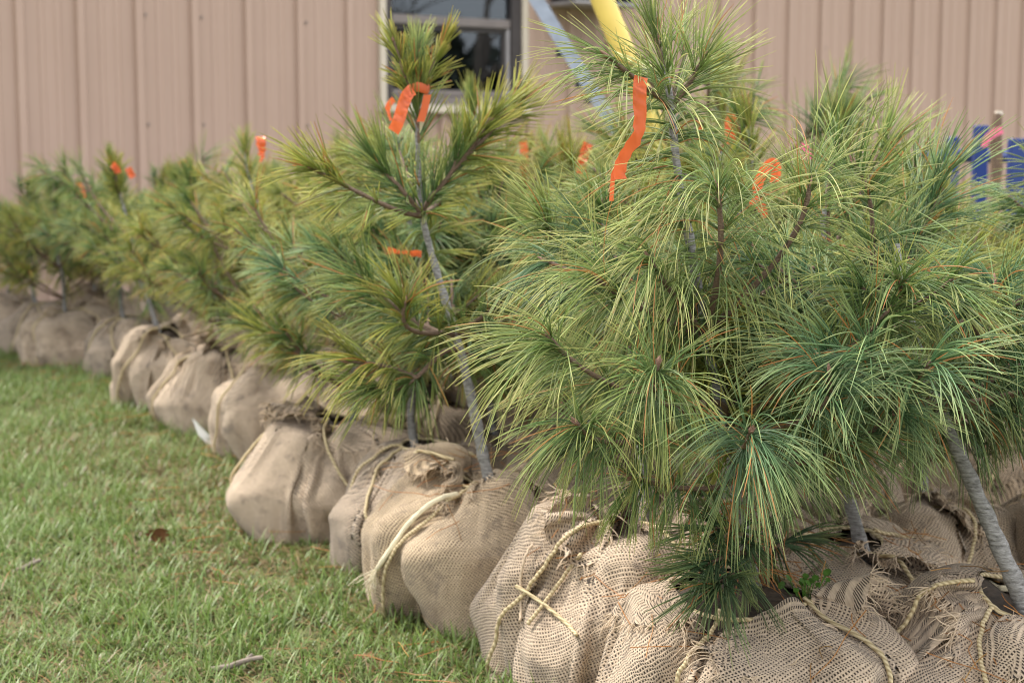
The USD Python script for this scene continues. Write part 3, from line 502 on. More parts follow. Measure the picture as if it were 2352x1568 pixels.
t2 = Pine('shorter pine in the second front ball, its twine crossed in an X', G3(.185, 2.66))
root_ball(t2, G3(.185, 2.66), 4, rot=.6, scale=1.05, seed=2, fuzz=True, weave=.3, zs=.76)
t2.trunk(V3((1478, 1250, 2.62), (1480, 1110, 2.62), (1470, 950, 2.63), (1440, 760, 2.63), (1405, 600, 2.64), (1385, 500, 2.65)), .0115, .004)
t2.shoot(V3((1440, 760, 2.63), (1330, 640, 2.55), (1285, 575, 2.50), (1255, 515, 2.47)), rng, .0045, .003, 'needle_pale', nf=52, K=5, width=.0016, length=.135, a_tip=22, a_base=64, droop=.45, active=.2, wind=(-.2, 0, 0))
whorl(t2, at(1440, 760, 2.63), rng, ['needle_green', 'needle_yellow', 'needle_pale'], 4, .22, .5, a0=-.9, arc=3.0, droop=.8, length=.13, **mid)
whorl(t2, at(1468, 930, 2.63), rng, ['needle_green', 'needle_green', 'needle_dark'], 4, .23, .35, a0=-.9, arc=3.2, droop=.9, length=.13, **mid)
t2.shoot(V3((1405, 600, 2.64), (1392, 540, 2.65), (1385, 470, 2.65)), rng, .004, .003, 'needle_green', nf=40, K=5, width=.0016, length=.12, a_tip=20, a_base=60, droop=.5)

t3 = Pine('pine with a long bare grey trunk whose fan shaped top overlaps the window', G3(-.075, 3.06))
root_ball(t3, G3(-.05, 3.06), 1, rot=.9, scale=.95, mat_='burlap_pale', seed=3, fuzz=True, weave=.9, zs=.76)
t3.trunk(V3((1130, 1130, 2.97), (1100, 1000, 2.97), (1075, 880, 2.98), (1050, 780, 2.98), (1020, 680, 2.99), (985, 560, 3.0), (970, 495, 3.0), (962, 400, 3.0), (958, 300, 3.0), (957, 180, 3.0)), .0115, .0028, 44)
W1, W2 = (970, 495, 3.0), (1045, 770, 2.98)
f3 = dict(curl=.10, K=5, width=.0018, nf=36, active=.17)
t3.shoot(V3(W1, (935, 450, 2.98), (865, 375, 2.97)), rng, .005, .0035, 'needle_green', a_tip=22, a_base=58, droop=0.110, length=.115, **f3)
t3.shoot(V3(W1, (905, 480, 2.93), (800, 430, 2.88), (715, 385, 2.84)), rng, .005, .0035, 'needle_yellow', a_tip=22, a_base=64, droop=0.193, length=.12, **f3)
t3.shoot(V3(W1, (1002, 440, 2.98), (1040, 390, 2.97), (1050, 360, 2.97)), rng, .005, .0035, 'needle_green', a_tip=18, a_base=55, droop=0.083, length=.115, **f3)
t3.shoot(V3((1040, 392, 2.97), (1095, 320, 2.97), (1125, 275, 2.97)), rng, .0045, .0032, 'needle_yellow', a_tip=18, a_base=55, droop=0.110, length=.105, **f3)
t3.shoot(V3((1050, 380, 2.97), (1120, 310, 2.98), (1180, 245, 3.0)), rng, .0045, .0032, 'needle_yellow', a_tip=18, a_base=58, droop=0.138, length=.105, **f3)
t3.shoot(V3(W1, (945, 430, 3.12), (910, 330, 3.22)), rng, .005, .0035, 'needle_green', a_tip=22, a_base=58, droop=0.138, length=.115, **f3)
t3.shoot(V3(W1, (1000, 470, 3.14), (1050, 420, 3.25)), rng, .005, .0035, 'needle_yellow', a_tip=22, a_base=60, droop=0.165, length=.115, **f3)
t3.shoot(V3((960, 330, 3.0), (958, 250, 3.0), (957, 150, 3.0)), rng, .0042, .0035, 'needle_green', a_tip=8, a_base=30, droop=0.028, length=.10, **f3)
t3.shoot(V3((957, 235, 3.0), (930, 170, 2.99), (905, 95, 2.99)), rng, .004, .003, 'needle_yellow', a_tip=14, a_base=42, droop=0.028, length=.062, **{**f3, 'active': .12})
t3.shoot(V3((958, 235, 3.0), (985, 170, 3.01), (1018, 100, 3.01)), rng, .004, .003, 'needle_yellow', a_tip=14, a_base=42, droop=0.028, length=.062, **{**f3, 'active': .12})
t3.shoot(V3((957, 215, 3.0), (955, 160, 3.05), (962, 105, 3.08)), rng, .004, .003, 'needle_green', a_tip=14, a_base=40, droop=0.028, length=.065, **{**f3, 'active': .12})
t3.shoot(V3(W2, (1000, 765, 2.93), (935, 750, 2.88), (930, 695, 2.86)), rng, .0055, .0035, 'needle_yellow', a_tip=30, a_base=72, droop=0.303, length=.12, **f3)
t3.shoot(V3((990, 768, 2.93), (900, 700, 2.92), (830, 640, 2.9)), rng, .005, .0035, 'needle_green', a_tip=25, a_base=66, droop=0.303, length=.12, **f3)
t3.shoot(V3((1055, 805, 2.98), (1010, 815, 2.93), (955, 868, 2.88), (865, 893, 2.84)), rng, .005, .003, 'needle_green', a_tip=32, a_base=76, droop=0.468, length=.12, **f3)
t3.shoot(V3((955, 868, 2.88), (880, 840, 2.86), (800, 830, 2.84)), rng, .0045, .003, 'needle_yellow', a_tip=32, a_base=76, droop=0.440, length=.12, **f3)
t3.shoot(V3(W2, (1090, 740, 2.96), (1150, 690, 2.93), (1180, 640, 2.92)), rng, .005, .0035, 'needle_green', a_tip=25, a_base=66, droop=0.275, length=.12, **f3)
t3.shoot(V3((1058, 805, 2.98), (1100, 820, 3.03), (1170, 820, 3.1)), rng, .0045, .003, 'needle_green', a_tip=25, a_base=70, droop=0.385, length=.12, **f3)
whorl(t3, at(1048, 775, 2.98), rng, ['needle_green', 'needle_yellow'], 3, .24, .4, a0=.7, arc=2.6, droop=0.330, length=.12, **{**mid, 'nf': 24})
N, W = needles(V3((1000, 610, 2.99), (980, 540, 3.0), (964, 420, 3.0)), rng, nf=16, per=5, length=.11, a_tip=45, a_base=80, droop=0.330, K=5, width=.0019, active=.25); curves('inner_needles', t3.L(N), W, 'needle_yellow', t3.prim)

t13 = Pine('blue green pine rising just right of the nearest tree, long needles swept right', G3(.555, 2.56))
root_ball(t13, G3(.555, 2.60), 0, rot=3.6, scale=1.08, seed=13, fuzz=True, weave=.2, zs=.70)
t13.trunk(V3((1980, 1255, 2.55), (1945, 1120, 2.54), (1930, 950, 2.54), (1945, 800, 2.55), (1935, 660, 2.56), (1908, 590, 2.57), (1895, 480, 2.58)), .0115, .0045)
t13.shoot(V3((1940, 770, 2.55), (1990, 690, 2.52), (2005, 560, 2.48), (1990, 430, 2.45), (1962, 374, 2.44)), rng, .0045, .003, 'needle_green', nf=42, K=5, width=.0016, length=.145, a_tip=30, a_base=72, droop=.15, active=.24, wind=(.4, 0, .1))
t13.shoot(V3((1985, 700, 2.52), (2045, 640, 2.52), (2130, 505, 2.52), (2160, 420, 2.52)), rng, .0045, .003, 'needle_blue', nf=48, K=5, width=.0016, length=.15, a_tip=30, a_base=72, droop=.15, active=.26, wind=(.6, 0, .1))
t13.shoot(V3((1985, 700, 2.52), (2060, 650, 2.60), (2120, 540, 2.66), (2100, 380, 2.7)), rng, .0045, .003, 'needle_green', nf=39, K=5, width=.0016, length=.14, a_tip=30, a_base=70, droop=.15, active=.26, wind=(.4, 0, .1))
t13.shoot(V3((1908, 590, 2.57), (1900, 500, 2.58), (1925, 330, 2.6)), rng, .005, .0035, 'needle_green', nf=35, K=5, width=.0016, length=.13, a_tip=20, a_base=60, droop=.15, active=.2)
t13.shoot(V3((1908, 590, 2.57), (1960, 470, 2.64), (2030, 330, 2.7)), rng, .005, .0035, 'needle_pale', nf=35, K=5, width=.0016, length=.13, a_tip=20, a_base=60, droop=.15, active=.2)
whorl(t13, at(1940, 800, 2.55), rng, ['needle_green', 'needle_blue'], 5, .26, .45, droop=.8, length=.14, **mid)
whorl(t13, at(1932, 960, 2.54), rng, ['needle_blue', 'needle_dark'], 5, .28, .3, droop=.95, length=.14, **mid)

t14 = Pine('pine with a thick bare grey trunk slanting at the right edge', G3(.72, 2.26))
root_ball(t14, G3(.725, 2.24), 3, rot=1.0, scale=1.05, seed=14, fuzz=True, weave=.7, fringe=5, zs=.70)
t14.trunk(V3((2335, 1345, 2.22), (2268, 1190, 2.23), (2198, 1030, 2.25), (2140, 890, 2.28), (2105, 790, 2.3), (2080, 690, 2.32), (2060, 560, 2.34)), .0135, .0045)
t14.shoot(V3((2165, 950, 2.265), (2212, 880, 2.24), (2256, 812, 2.22), (2228, 735, 2.20), (2215, 705, 2.19)), rng, .0045, .003, 'needle_blue', nf=42, K=6, width=.0015, length=.14, a_tip=35, a_base=80, droop=.55, active=.16)
t14.shoot(V3((2256, 812, 2.22), (2320, 790, 2.18), (2420, 750, 2.15)), rng, .005, .0035, 'needle_blue', nf=35, K=5, width=.0015, length=.14, a_tip=35, a_base=78, droop=.55, active=.2)
t14.shoot(V3((2256, 812, 2.22), (2280, 740, 2.24), (2285, 650, 2.26)), rng, .005, .0035, 'needle_blue', nf=32, K=5, width=.0015, length=.14, a_tip=30, a_base=72, droop=.55, active=.18)
t14.shoot(V3((2178, 980, 2.26), (2260, 930, 2.30), (2340, 900, 2.34)), rng, .005, .0035, 'needle_dark', nf=32, K=5, width=.0015, length=.13, a_tip=35, a_base=78, droop=1.0, active=.2)
whorl(t14, at(2156, 930, 2.27), rng, ['needle_blue', 'needle_green'], 5, .25, .4, droop=.55, length=.14, **mid)
whorl(t14, at(2095, 760, 2.31), rng, ['needle_blue', 'needle_green'], 4, .22, .5, droop=.55, length=.13, **mid)

# ------------------------------------------------------------------ loose twine on the near balls
def on_cloth(pine, u, v, lift=.004):
    C = pine.cloth; z = C[:, 1] * math.cos(PITCH) - (C[:, 2] - CAM_H) * math.sin(PITCH); y = C[:, 1] * math.sin(PITCH) + (C[:, 2] - CAM_H) * math.cos(PITCH)
    dd = np.hypot(CX + F_PX * C[:, 0] / z - u, CY - F_PX * y / z - v); k = np.where(dd < max(14, dd.min() + 4))[0]; return at(u, v, C[k, 1].min() - lift)
def laid(pine, name, uv, r, m='sisal_twine', frayed=0, seed=0):
    P = spline(np.array([on_cloth(pine, *q) for q in uv]), 26); rr = np.random.default_rng(seed); o = put(name, tube(pine.L(P) + rr.normal(0, .0004, P.shape), r, 8, .3, seed), m, pine.prim, smooth=True)
    if frayed:
        dr = P[-1] - P[-4]; dr /= np.linalg.norm(dr); K = 4; Q = np.zeros((frayed, K, 3)); Q[:, 0] = P[-1] + rr.normal(0, r * .4, (frayed, 3)); cur = dr + rr.normal(0, .28, (frayed, 3)); L = rr.uniform(.025, .065, frayed)
        for k in range(1, K): cur = cur + rr.normal(0, .18, cur.shape) + [0, 0, -.08]; cur /= np.linalg.norm(cur, axis=1, keepdims=True); Q[:, k] = Q[:, k - 1] + cur * (L / 3)[:, None]
        curves('frayed_end', pine.L(Q), .0013 * np.ones((frayed, K)), 'pale_twine', o)
laid(t2, 'loose_twine', ((1335, 1272), (1290, 1330), (1245, 1390), (1212, 1432)), .0032, seed=1)
laid(t2, 'loose_twine', ((1185, 1345), (1225, 1370), (1265, 1400), (1325, 1458)), .0032, seed=2)
laid(t2, 'loose_twine', ((1222, 1250), (1200, 1300), (1196, 1360), (1194, 1425)), .0022, 'jute_fibre', seed=3)
laid(t3, 'loose_rope', ((1050, 1135), (1000, 1150), (945, 1195), (900, 1255), (866, 1306)), .0052, 'pale_twine', frayed=26, seed=4)
laid(t14, 'loose_rope', ((2340, 1360), (2320, 1352), (2296, 1350)), .0046, 'pale_twine', frayed=60, seed=5)

# ------------------------------------------------------------------ kinds of background pine; each kind is grown once, then copied with its parts
KINDS = {}
def kind_tree(key, label, x, y, seed, wrap, mats, lean, H, matb='burlap', group=None, **kw):
    r = np.random.default_rng(seed); p = Pine(label, G3(x, y), group=group); root_ball(p, G3(x, y), wrap, rot=r.uniform(0, 6.28), scale=1.05 if key in 'ab' else .97, mat_=matb, seed=seed, fringe=2)
    grow(p, r, H=H, z0=.22, lean=lean, mats=mats, **kw); KINDS[key] = (p.prim, .22 + H + .07); return p
def copy_tree(key, label, x, y, ztop, rotz, group=None, tilt=(0, 0)):
    src, h = KINDS[key]
    x_ = UsdGeom.Xform.Define(stage, numbered('/World/balled_pine')); x_.GetPrim().GetReferences().AddInternalReference(src.GetPath()); x_.GetPrim().SetInstanceable(True)
    x_.ClearXformOpOrder(); x_.AddTranslateOp().Set((x, y, 0)); 
    if tilt != (0, 0): x_.AddRotateXYZOp().Set((tilt[0], tilt[1], 0))
    x_.AddRotateZOp().Set(math.degrees(rotz)); s = ztop / h; x_.AddScaleOp().Set((s * .5 + .5, s * .5 + .5, s))
    p = x_.GetPrim(); p.SetCustomDataByKey('label', label); p.SetCustomDataByKey('category', 'pine tree')
    p.SetCustomDataByKey('group', group or 'young pines in burlap balls'); return p
GRP = 'young pines in burlap balls'
kind_tree('a', 'pine whose pale ball has a sharp folded upper corner, left of the grey stained ball', -.41, 3.74, 21, 0, ('needle_yellow', 'needle_green'), (.10, .06), .62, group=GRP)
kind_tree('b', 'pine with an orange ribbon on its bare leader, left of the window', -.64, 4.66, 22, 1, ('needle_yellow', 'needle_green', 'needle_yellow'), (-.12, .05), .66, group=GRP, whorls=((.29, 5, .29), (.50, 5, .26), (.68, 4, .17)), top_fan=1)
kind_tree('c', 'pine in the grey stained ball left of the twine looped ball', -.19, 3.46, 23, 2, ('needle_green', 'needle_blue'), (-.02, .02), .62, 'burlap_grey', group=GRP, whorls=((.40, 5, .25), (.56, 5, .22), (.72, 4, .13)))
kind_tree('d', 'pine with a forked top and a bare leaning stem in the left half', -1.20, 5.55, 24, 3, ('needle_green', 'needle_yellow'), (-.17, .05), .60, group=GRP, whorls=((.46, 3, .22), (.64, 4, .25)), top_fan=3)
kind_tree('e', 'yellow green pine tuft above the twine looped ball, behind the pine before the window', .10, 3.95, 25, 4, ('needle_yellow', 'needle_pale'), (.02, .0), .66, group=GRP)
#  x, y, kind, top z, rotation, label
ROWS = [
 (-.93, 5.15, 'a', .86, 2.0, 'pine in the front ball just left of the white paper tag'),
 (-1.52, 6.35, 'c', .82, .5, 'pine behind and left of the bare leaning stem, in the front row'),
 (-1.82, 6.62, 'a', .80, 4.0, 'pine in the plump far ball, third of the front row from the left edge'),
 (-2.08, 7.05, 'c', .78, 1.2, 'pine in the small pale ball squeezed between two far balls'),
 (-2.36, 7.40, 'd', .76, 3.3, 'farthest pine, against the wall at the left edge'),
 (-.02, 3.62, 'c', .90, 1.1, 'pine with a short grey stem behind the grey stained ball'),
 (-.33, 4.30, 'a', .93, .8, 'pine behind the folded corner ball, second row'),
 (-.18, 4.05, 'b', 1.06, 2.6, 'tall pine whose blue green tuft stands left of the window pine top'),
 (-.52, 5.02, 'd', .93, 5.0, 'dark tufted pine top right of the lone orange ribbon'),
 (-.85, 5.62, 'e', .86, 1.9, 'yellow pine below the dark tuft, second row'),
 (-1.15, 6.15, 'a', .84, 3.1, 'pine with a single orange knot on its tip, left of the ribboned leader'),
 (-1.45, 6.85, 'c', .82, .3, 'dull pine behind the forked one, second row'),
 (-1.80, 7.35, 'e', .80, 2.2, 'far yellow pine near the wall'),
 (.40, 3.02, 'c', .86, 4.4, 'dark pine hidden behind the nearest tree, second row'),
 (.14, 3.45, 'a', .84, 5.6, 'pine half hidden left of the nearest tree'),
 (.78, 2.98, 'e', .88, .9, 'pine in the ball behind the slanting trunk'),
 (.57, 3.48, 'b', 1.02, 1.5, 'pine whose pale brush top shows right of the nearest tree'),
 (.36, 3.95, 'd', 1.14, 3.9, 'tall pine with a round brush top against the wall, right of the nearest tree top'),
 (.11, 4.45, 'e', .94, 2.2, 'pine with a low yellow green tuft below the yellow pole'),
 (-.12, 4.90, 'c', .93, 4.9, 'pine with pink ribbon at its tip, behind the window pine'),
 (-.36, 5.40, 'a', .90, 1.0, 'pine in the third row under the window sill'),
 (-.62, 5.95, 'b', .86, 3.3, 'pine in the third row under the plain wall left of the window'),
 (-.95, 6.50, 'c', .84, 5.2, 'far pine in the third row, left'),
 (1.06, 3.48, 'a', .80, 2.7, 'yellow green pine cut by the right edge'),
 (.82, 3.98, 'c', 1.03, .7, 'pine with a grey green brush top in the gap right of the tall round top'),
 (.60, 4.42, 'e', .94, 4.1, 'pine with a pale top behind the orange tapes'),
 (.36, 4.95, 'a', .90, 3.0, 'pine behind the lower end of the yellow pole'),
 (1.30, 3.95, 'd', .80, 1.7, 'pine before the blue posts'),
 (1.10, 4.45, 'b', .78, 5.1, 'pine left of the pink tied stem'),
 (.88, 4.92, 'c', .82, 2.4, 'pine in the back row, right of the yellow pole'),
 (1.55, 4.55, 'e', .76, .2, 'pine in the back row at the right edge'),
 (-2.02, 7.75, 'a', .74, 5.0, 'pine in the last row against the wall, second from the left edge'),
 (-1.62, 7.75, 'c', .76, 2.9, 'pine in the last row against the wall, third from the left edge'),
 (-2.75, 7.75, 'e', .74, 1.0, 'pine cut by the left edge in the last row'),
 (1.13, 2.98, 'c', 1.06, 3.6, 'pine with a tuft poking in at the right edge'),
]
for x, y, k_, zt, rz, lb in ROWS: copy_tree(k_, lb, x, y, zt, rz)

# ------------------------------------------------------------------ plastic flagging tape
def ribbon(label, path, w=.026, color='orange_tape', seed=0, cat='ribbon', twist=.5, loop=None, name='flagging_ribbon', group=None):
    r = np.random.default_rng(seed); rng_t = np.random.default_rng(seed + 500); P = spline(path, 22); n = len(P); t = np.gradient(P, axis=0); t /= np.linalg.norm(t, axis=1, keepdims=True)
    ph = np.cumsum(r.normal(0, .12, n)) + np.linspace(0, twist, n); side = np.cross(t, [0, 1.0, 0]); side /= np.linalg.norm(side, axis=1, keepdims=True) + 1e-9; nn = np.cross(side, t)
    s = side * np.cos(ph)[:, None] + nn * np.sin(ph)[:, None]; c = nn * np.cos(ph)[:, None] - side * np.sin(ph)[:, None]
    P = P + c * (w * .22 * (meshkit.noise(np.c_[np.linspace(0, 7, n), np.full(n, seed * 1.7), np.zeros(n)]) - .5))[:, None]
    cols = [P + s * (w * f) + c * (w * .10 * rng_t.normal(0, 1, n))[:, None] + c * (w * .12 * (1 - (2 * f) ** 2)) for f in (-.5, -.2, .2, .5)]
    V = np.stack(cols, 1).reshape(-1, 3); i, j = np.meshgrid(np.arange(n - 1), np.arange(3), indexing='ij'); f = np.stack([i * 4 + j, i * 4 + j + 1, (i + 1) * 4 + j + 1, (i + 1) * 4 + j], -1).reshape(-1, 4)
    base = P[0].copy(); th_ = thing(name, label, cat, base, group=group); put('tail', (V - base, f), color, th_, smooth=True)
    if loop is not None:
        R_, tilt = loop[:2]; a = np.linspace(0, 2 * np.pi, 18); up = np.array([0, 0, 1.0]); q = np.stack([R_ * np.cos(a), R_ * np.sin(a), .004 * np.sin(3 * a) + tilt * np.cos(a)], 1)
        Vl = np.stack([q - up * w * .4, q - up * w * .1 + np.c_[np.cos(a), np.sin(a), a * 0] * .002, q + up * w * .4], 1).reshape(-1, 3); i, j = np.meshgrid(np.arange(17), np.arange(2), indexing='ij')
        put('knot_loop', (Vl + (loop[2] if len(loop) > 2 else 0), np.stack([i * 3 + j, i * 3 + j + 1, (i + 1) * 3 + j + 1, (i + 1) * 3 + j], -1).reshape(-1, 4)), color, th_, smooth=True)
    return th_
rb = ribbon('long orange ribbon hanging in front of the yellow pole from the nearest tree', V3((1472, 178, 2.2), (1470, 240, 2.19), (1466, 300, 2.19), (1440, 350, 2.19), (1424, 412, 2.19)), .0185, seed=1, twist=.35)
P_ = V3((1425, 365, 2.2), (1408, 400, 2.2), (1404, 462, 2.2)) - V3((1472, 178, 2.2))[0]; s_ = np.array([.003, 0, 0]); put('tail', (np.vstack([P_ - s_, P_ + s_]), np.array([[0, 1, 4, 3], [1, 2, 5, 4]])), 'orange_tape', rb)
rb = ribbon('orange ribbon tied round the top of the pine before the window', V3((950, 205, 2.97), (938, 215, 2.96), (920, 262, 2.95), (903, 302, 2.95)), .022, seed=2, twist=.2, loop=(.022, .004, at(958, 206, 3.0) - at(950, 205, 2.97)))
P_ = V3((982, 218, 2.97), (975, 250, 2.97), (966, 280, 2.97)) - at(950, 205, 2.97); s_ = np.array([.007, 0, 0]); put('tail', (np.vstack([P_ - s_, P_ + s_]), np.array([[0, 1, 4, 3], [1, 2, 5, 4]])), 'orange_tape', rb)
for i, (lb, pts, w, c) in enumerate([
    ('orange ribbon hanging on the bare leader left of the window', ((598, 312, 4.62), (600, 335, 4.6), (602, 372, 4.6)), .028, 'orange_tape'),
    ('small orange ribbon just left of the window pine top', ((905, 228, 3.3), (892, 245, 3.3), (896, 278, 3.3)), .012, 'orange_tape'),
    ('orange ribbon on the left tine of the forked pine', ((258, 378, 5.5), (266, 386, 5.5), (272, 398, 5.5)), .022, 'orange_tape'),
    ('orange ribbon on the right tine of the forked pine', ((294, 386, 5.45), (300, 398, 5.45), (306, 408, 5.45)), .022, 'orange_tape'),
    ('orange knot on the pine tip against the plain wall', ((418, 368, 5.6), (424, 380, 5.6), (434, 390, 5.6)), .024, 'orange_tape'),
    ('faint orange ribbon in the far left foliage', ((176, 420, 6.2), (186, 428, 6.2), (192, 455, 6.2)), .016, 'orange_tape'),
    ('orange ribbon low in the left foliage', ((226, 460, 6.6), (234, 466, 6.6), (240, 474, 6.6)), .02, 'orange_tape'),
    ('orange ribbon under the dark tufted top', ((672, 376, 4.5), (690, 372, 4.5), (706, 380, 4.5)), .018, 'orange_tape'),
    ('orange ribbon low beside the ribboned leader', ((556, 402, 4.9), (562, 398, 4.9), (572, 404, 4.9)), .02, 'orange_tape'),
    ('orange ribbon with a bow, right of the window pine', ((1200, 322, 4.4), (1204, 350, 4.4), (1202, 385, 4.4), (1192, 412, 4.4)), .022, 'orange_tape'),
    ('orange ribbon left of the long hanging one', ((1352, 330, 3.9), (1340, 360, 3.9), (1334, 400, 3.9)), .024, 'orange_tape'),
    ('orange ribbon behind the right shoot of the nearest tree', ((1682, 262, 3.6), (1676, 300, 3.6), (1680, 330, 3.6)), .022, 'orange_tape'),
    ('orange ribbon left of the round brush top, low', ((1622, 290, 3.9), (1616, 310, 3.9), (1618, 330, 3.9)), .03, 'orange_tape'),
    ('orange ribbon bow right of the upright dark shoot', ((1742, 440, 2.9), (1750, 400, 2.9), (1772, 375, 2.9), (1778, 420, 2.9)), .018, 'orange_tape'),
    ('wide orange ribbon end below that bow', ((1726, 455, 2.9), (1745, 470, 2.9), (1758, 500, 2.9)), .022, 'orange_tape'),
    ('orange scrap of ribbon in the swept needles', ((2060, 348, 3.4), (2072, 352, 3.4), (2078, 372, 3.4)), .014, 'orange_tape'),
    ('orange ribbon on the brown stem right of the nearest tree', ((1998, 545, 2.6), (2002, 562, 2.6), (1999, 580, 2.6)), .012, 'orange_tape'),
    ('orange ribbon behind the two front shoots of the window pine', ((890, 575, 3.25), (930, 580, 3.25), (968, 584, 3.25)), .014, 'orange_tape'),
    ('pink ribbon scrap right of the window pine', ((1168, 348, 4.7), (1176, 352, 4.7), (1186, 350, 4.7)), .016, 'pink_tape'),
    ('pink ribbon scrap below the first pink one', ((1126, 380, 4.7), (1140, 378, 4.7), (1160, 386, 4.7)), .014, 'pink_tape'),
    ('pink ribbon among pale needles, right of the bow', ((1838, 336, 3.3), (1852, 344, 3.3), (1860, 366, 3.3)), .016, 'pink_tape'),
    ('pink ribbon tied to the cut stem at far right', ((2302, 298, 4.55), (2284, 306, 4.55), (2268, 318, 4.55), (2262, 338, 4.55)), .022, 'pink_tape'),
    ]):
    ribbon(lb, V3(*pts), w, c, seed=30 + i, twist=.3)

# ------------------------------------------------------------------ things by the wall
pl = thing('guy_guard', 'leaning yellow plastic pole behind the nearest tree', 'pole', at(1615, 560, 4.3))
P = np.linspace(at(1359, -60, 4.3), at(1632, 600, 4.3), 24) - at(1615, 560, 4.3)
put('sleeve', tube(P, np.linspace(.031, .026, 24), 18), 'yellow_plastic', pl, smooth=40)
ridge = tube(P + np.array([-.026, -.012, .006]), .005, 8); put('seam', ridge, 'yellow_plastic', pl, smooth=True)
b0 = at(1210, -34, 6.3); bar = thing('steel_brace', 'slanting blue grey steel bar beside the window', 'steel bar', b0)
b1 = at(1432, 326, 6.3); dirb = (b1 - b0) / np.linalg.norm(b1 - b0); sx = np.array([.022, 0, .012]); 
Lp = [b0 - b0, b1 - b0]
put('angle_iron', join([(np.array([p + o for p in Lp for o in (-sx, sx, sx + [0, .005, 0], -sx + [0, .005, 0])]), np.array([[0, 1, 5, 4], [1, 2, 6, 5], [2, 3, 7, 6], [3, 0, 4, 7], [0, 3, 2, 1], [4, 5, 6, 7]])),
                        (np.array([p + o for p in Lp for o in (sx, sx + [.003, .03, -.004], sx + [.008, .03, -.004], sx + [.005, 0, 0])]), np.array([[0, 1, 5, 4], [1, 2, 6, 5], [2, 3, 7, 6], [3, 0, 4, 7], [0, 3, 2, 1], [4, 5, 6, 7]]))]), 'galvanised_steel', bar)
for f in (.42, .62, .72):
    c = (b1 - b0) * f; put('bracket', soft_box(c + [-.045, .006, -.02], c + [-.005, .05, .02]), 'black_steel', bar)
hz = wall_pt(11.2, 1.80, .2); hd = thing('wall_light', 'dark wall box with a pale rim cut by the top of the picture', 'wall fixture', hz, WALL_ROT)
put('housing', soft_box((-.24, -.10, -.01), (.22, .19, .24), .02), 'black_steel', hd); put('flange', soft_box((-.27, -.13, -.035), (.25, .19, -.011), .008), 'grey_vinyl', hd); put('cover', soft_box((-.10, -.125, .02), (.36, -.101, .2), .01), 'white_enamel', hd)
for i, (lb, u0, v0, u1, v1, Y) in enumerate([('upright blue post next to the pink tied stem', 2238, 288, 2262, 480, 5.2), ('shorter blue post left of the upright one', 2174, 314, 2196, 480, 5.4), ('wide blue board at the right edge', 2318, 318, 2372, 480, 5.0)]):
    a, b = at(u0, v0, Y), at(u1, v1, Y); c = np.array([(a[0] + b[0]) / 2, Y, 0]); w = (b[0] - a[0]) / 2
    t_ = thing('blue_post', lb, 'post', c); put('post', soft_box((-w, -.02, .0), (w, .02, a[2]), .004), 'blue_paint', t_); put('foot', soft_box((-w - .04, -.06, 0), (w + .04, -.021, .04)), 'blue_paint', t_)
a = at(2105, 338, 5.6); b = at(2380, 352, 5.25); c = (a + b) / 2; rl = thing('blue_rail', 'low blue rail behind the far right pines', 'rail', (c[0], c[1], 0)); d_ = (b - a) / 2; d_[2] = 0
put('rail', tube(np.array([-d_, d_ * 0, d_]) + [0, 0, a[2] - .03], .022, 8), 'blue_paint', rl); put('leg', tube(np.array([-d_ * .8 + [0, 0, 0], -d_ * .8 + [0, 0, a[2] - .03]]), .016, 8), 'blue_paint', rl); put('leg', tube(np.array([d_ * .8 + [0, 0, 0], d_ * .8 + [0, 0, a[2] - .03]]), .016, 8), 'blue_paint', rl)
sb = at(2288, 420, 4.6); cs = thing('cut_stem', 'bare cut stem with a knobbly end and pink ribbon, far right', 'stem', (sb[0], sb[1], 0))
put('stem', tube(np.array([(0, 0, z) for z in np.linspace(0, at(2288, 262, 4.6)[2], 14)]) + np.random.default_rng(3).normal(0, .002, (14, 3)), np.r_[np.full(11, .011), .017, .019, .014], 10), 'bark_twig', cs, smooth=True)
put('cut_end', tube(np.array([(0, 0, at(2288, 262, 4.6)[2] - .002), (0, 0, at(2288, 255, 4.6)[2])]), [.013, .010], 10), 'tan_trim', cs)

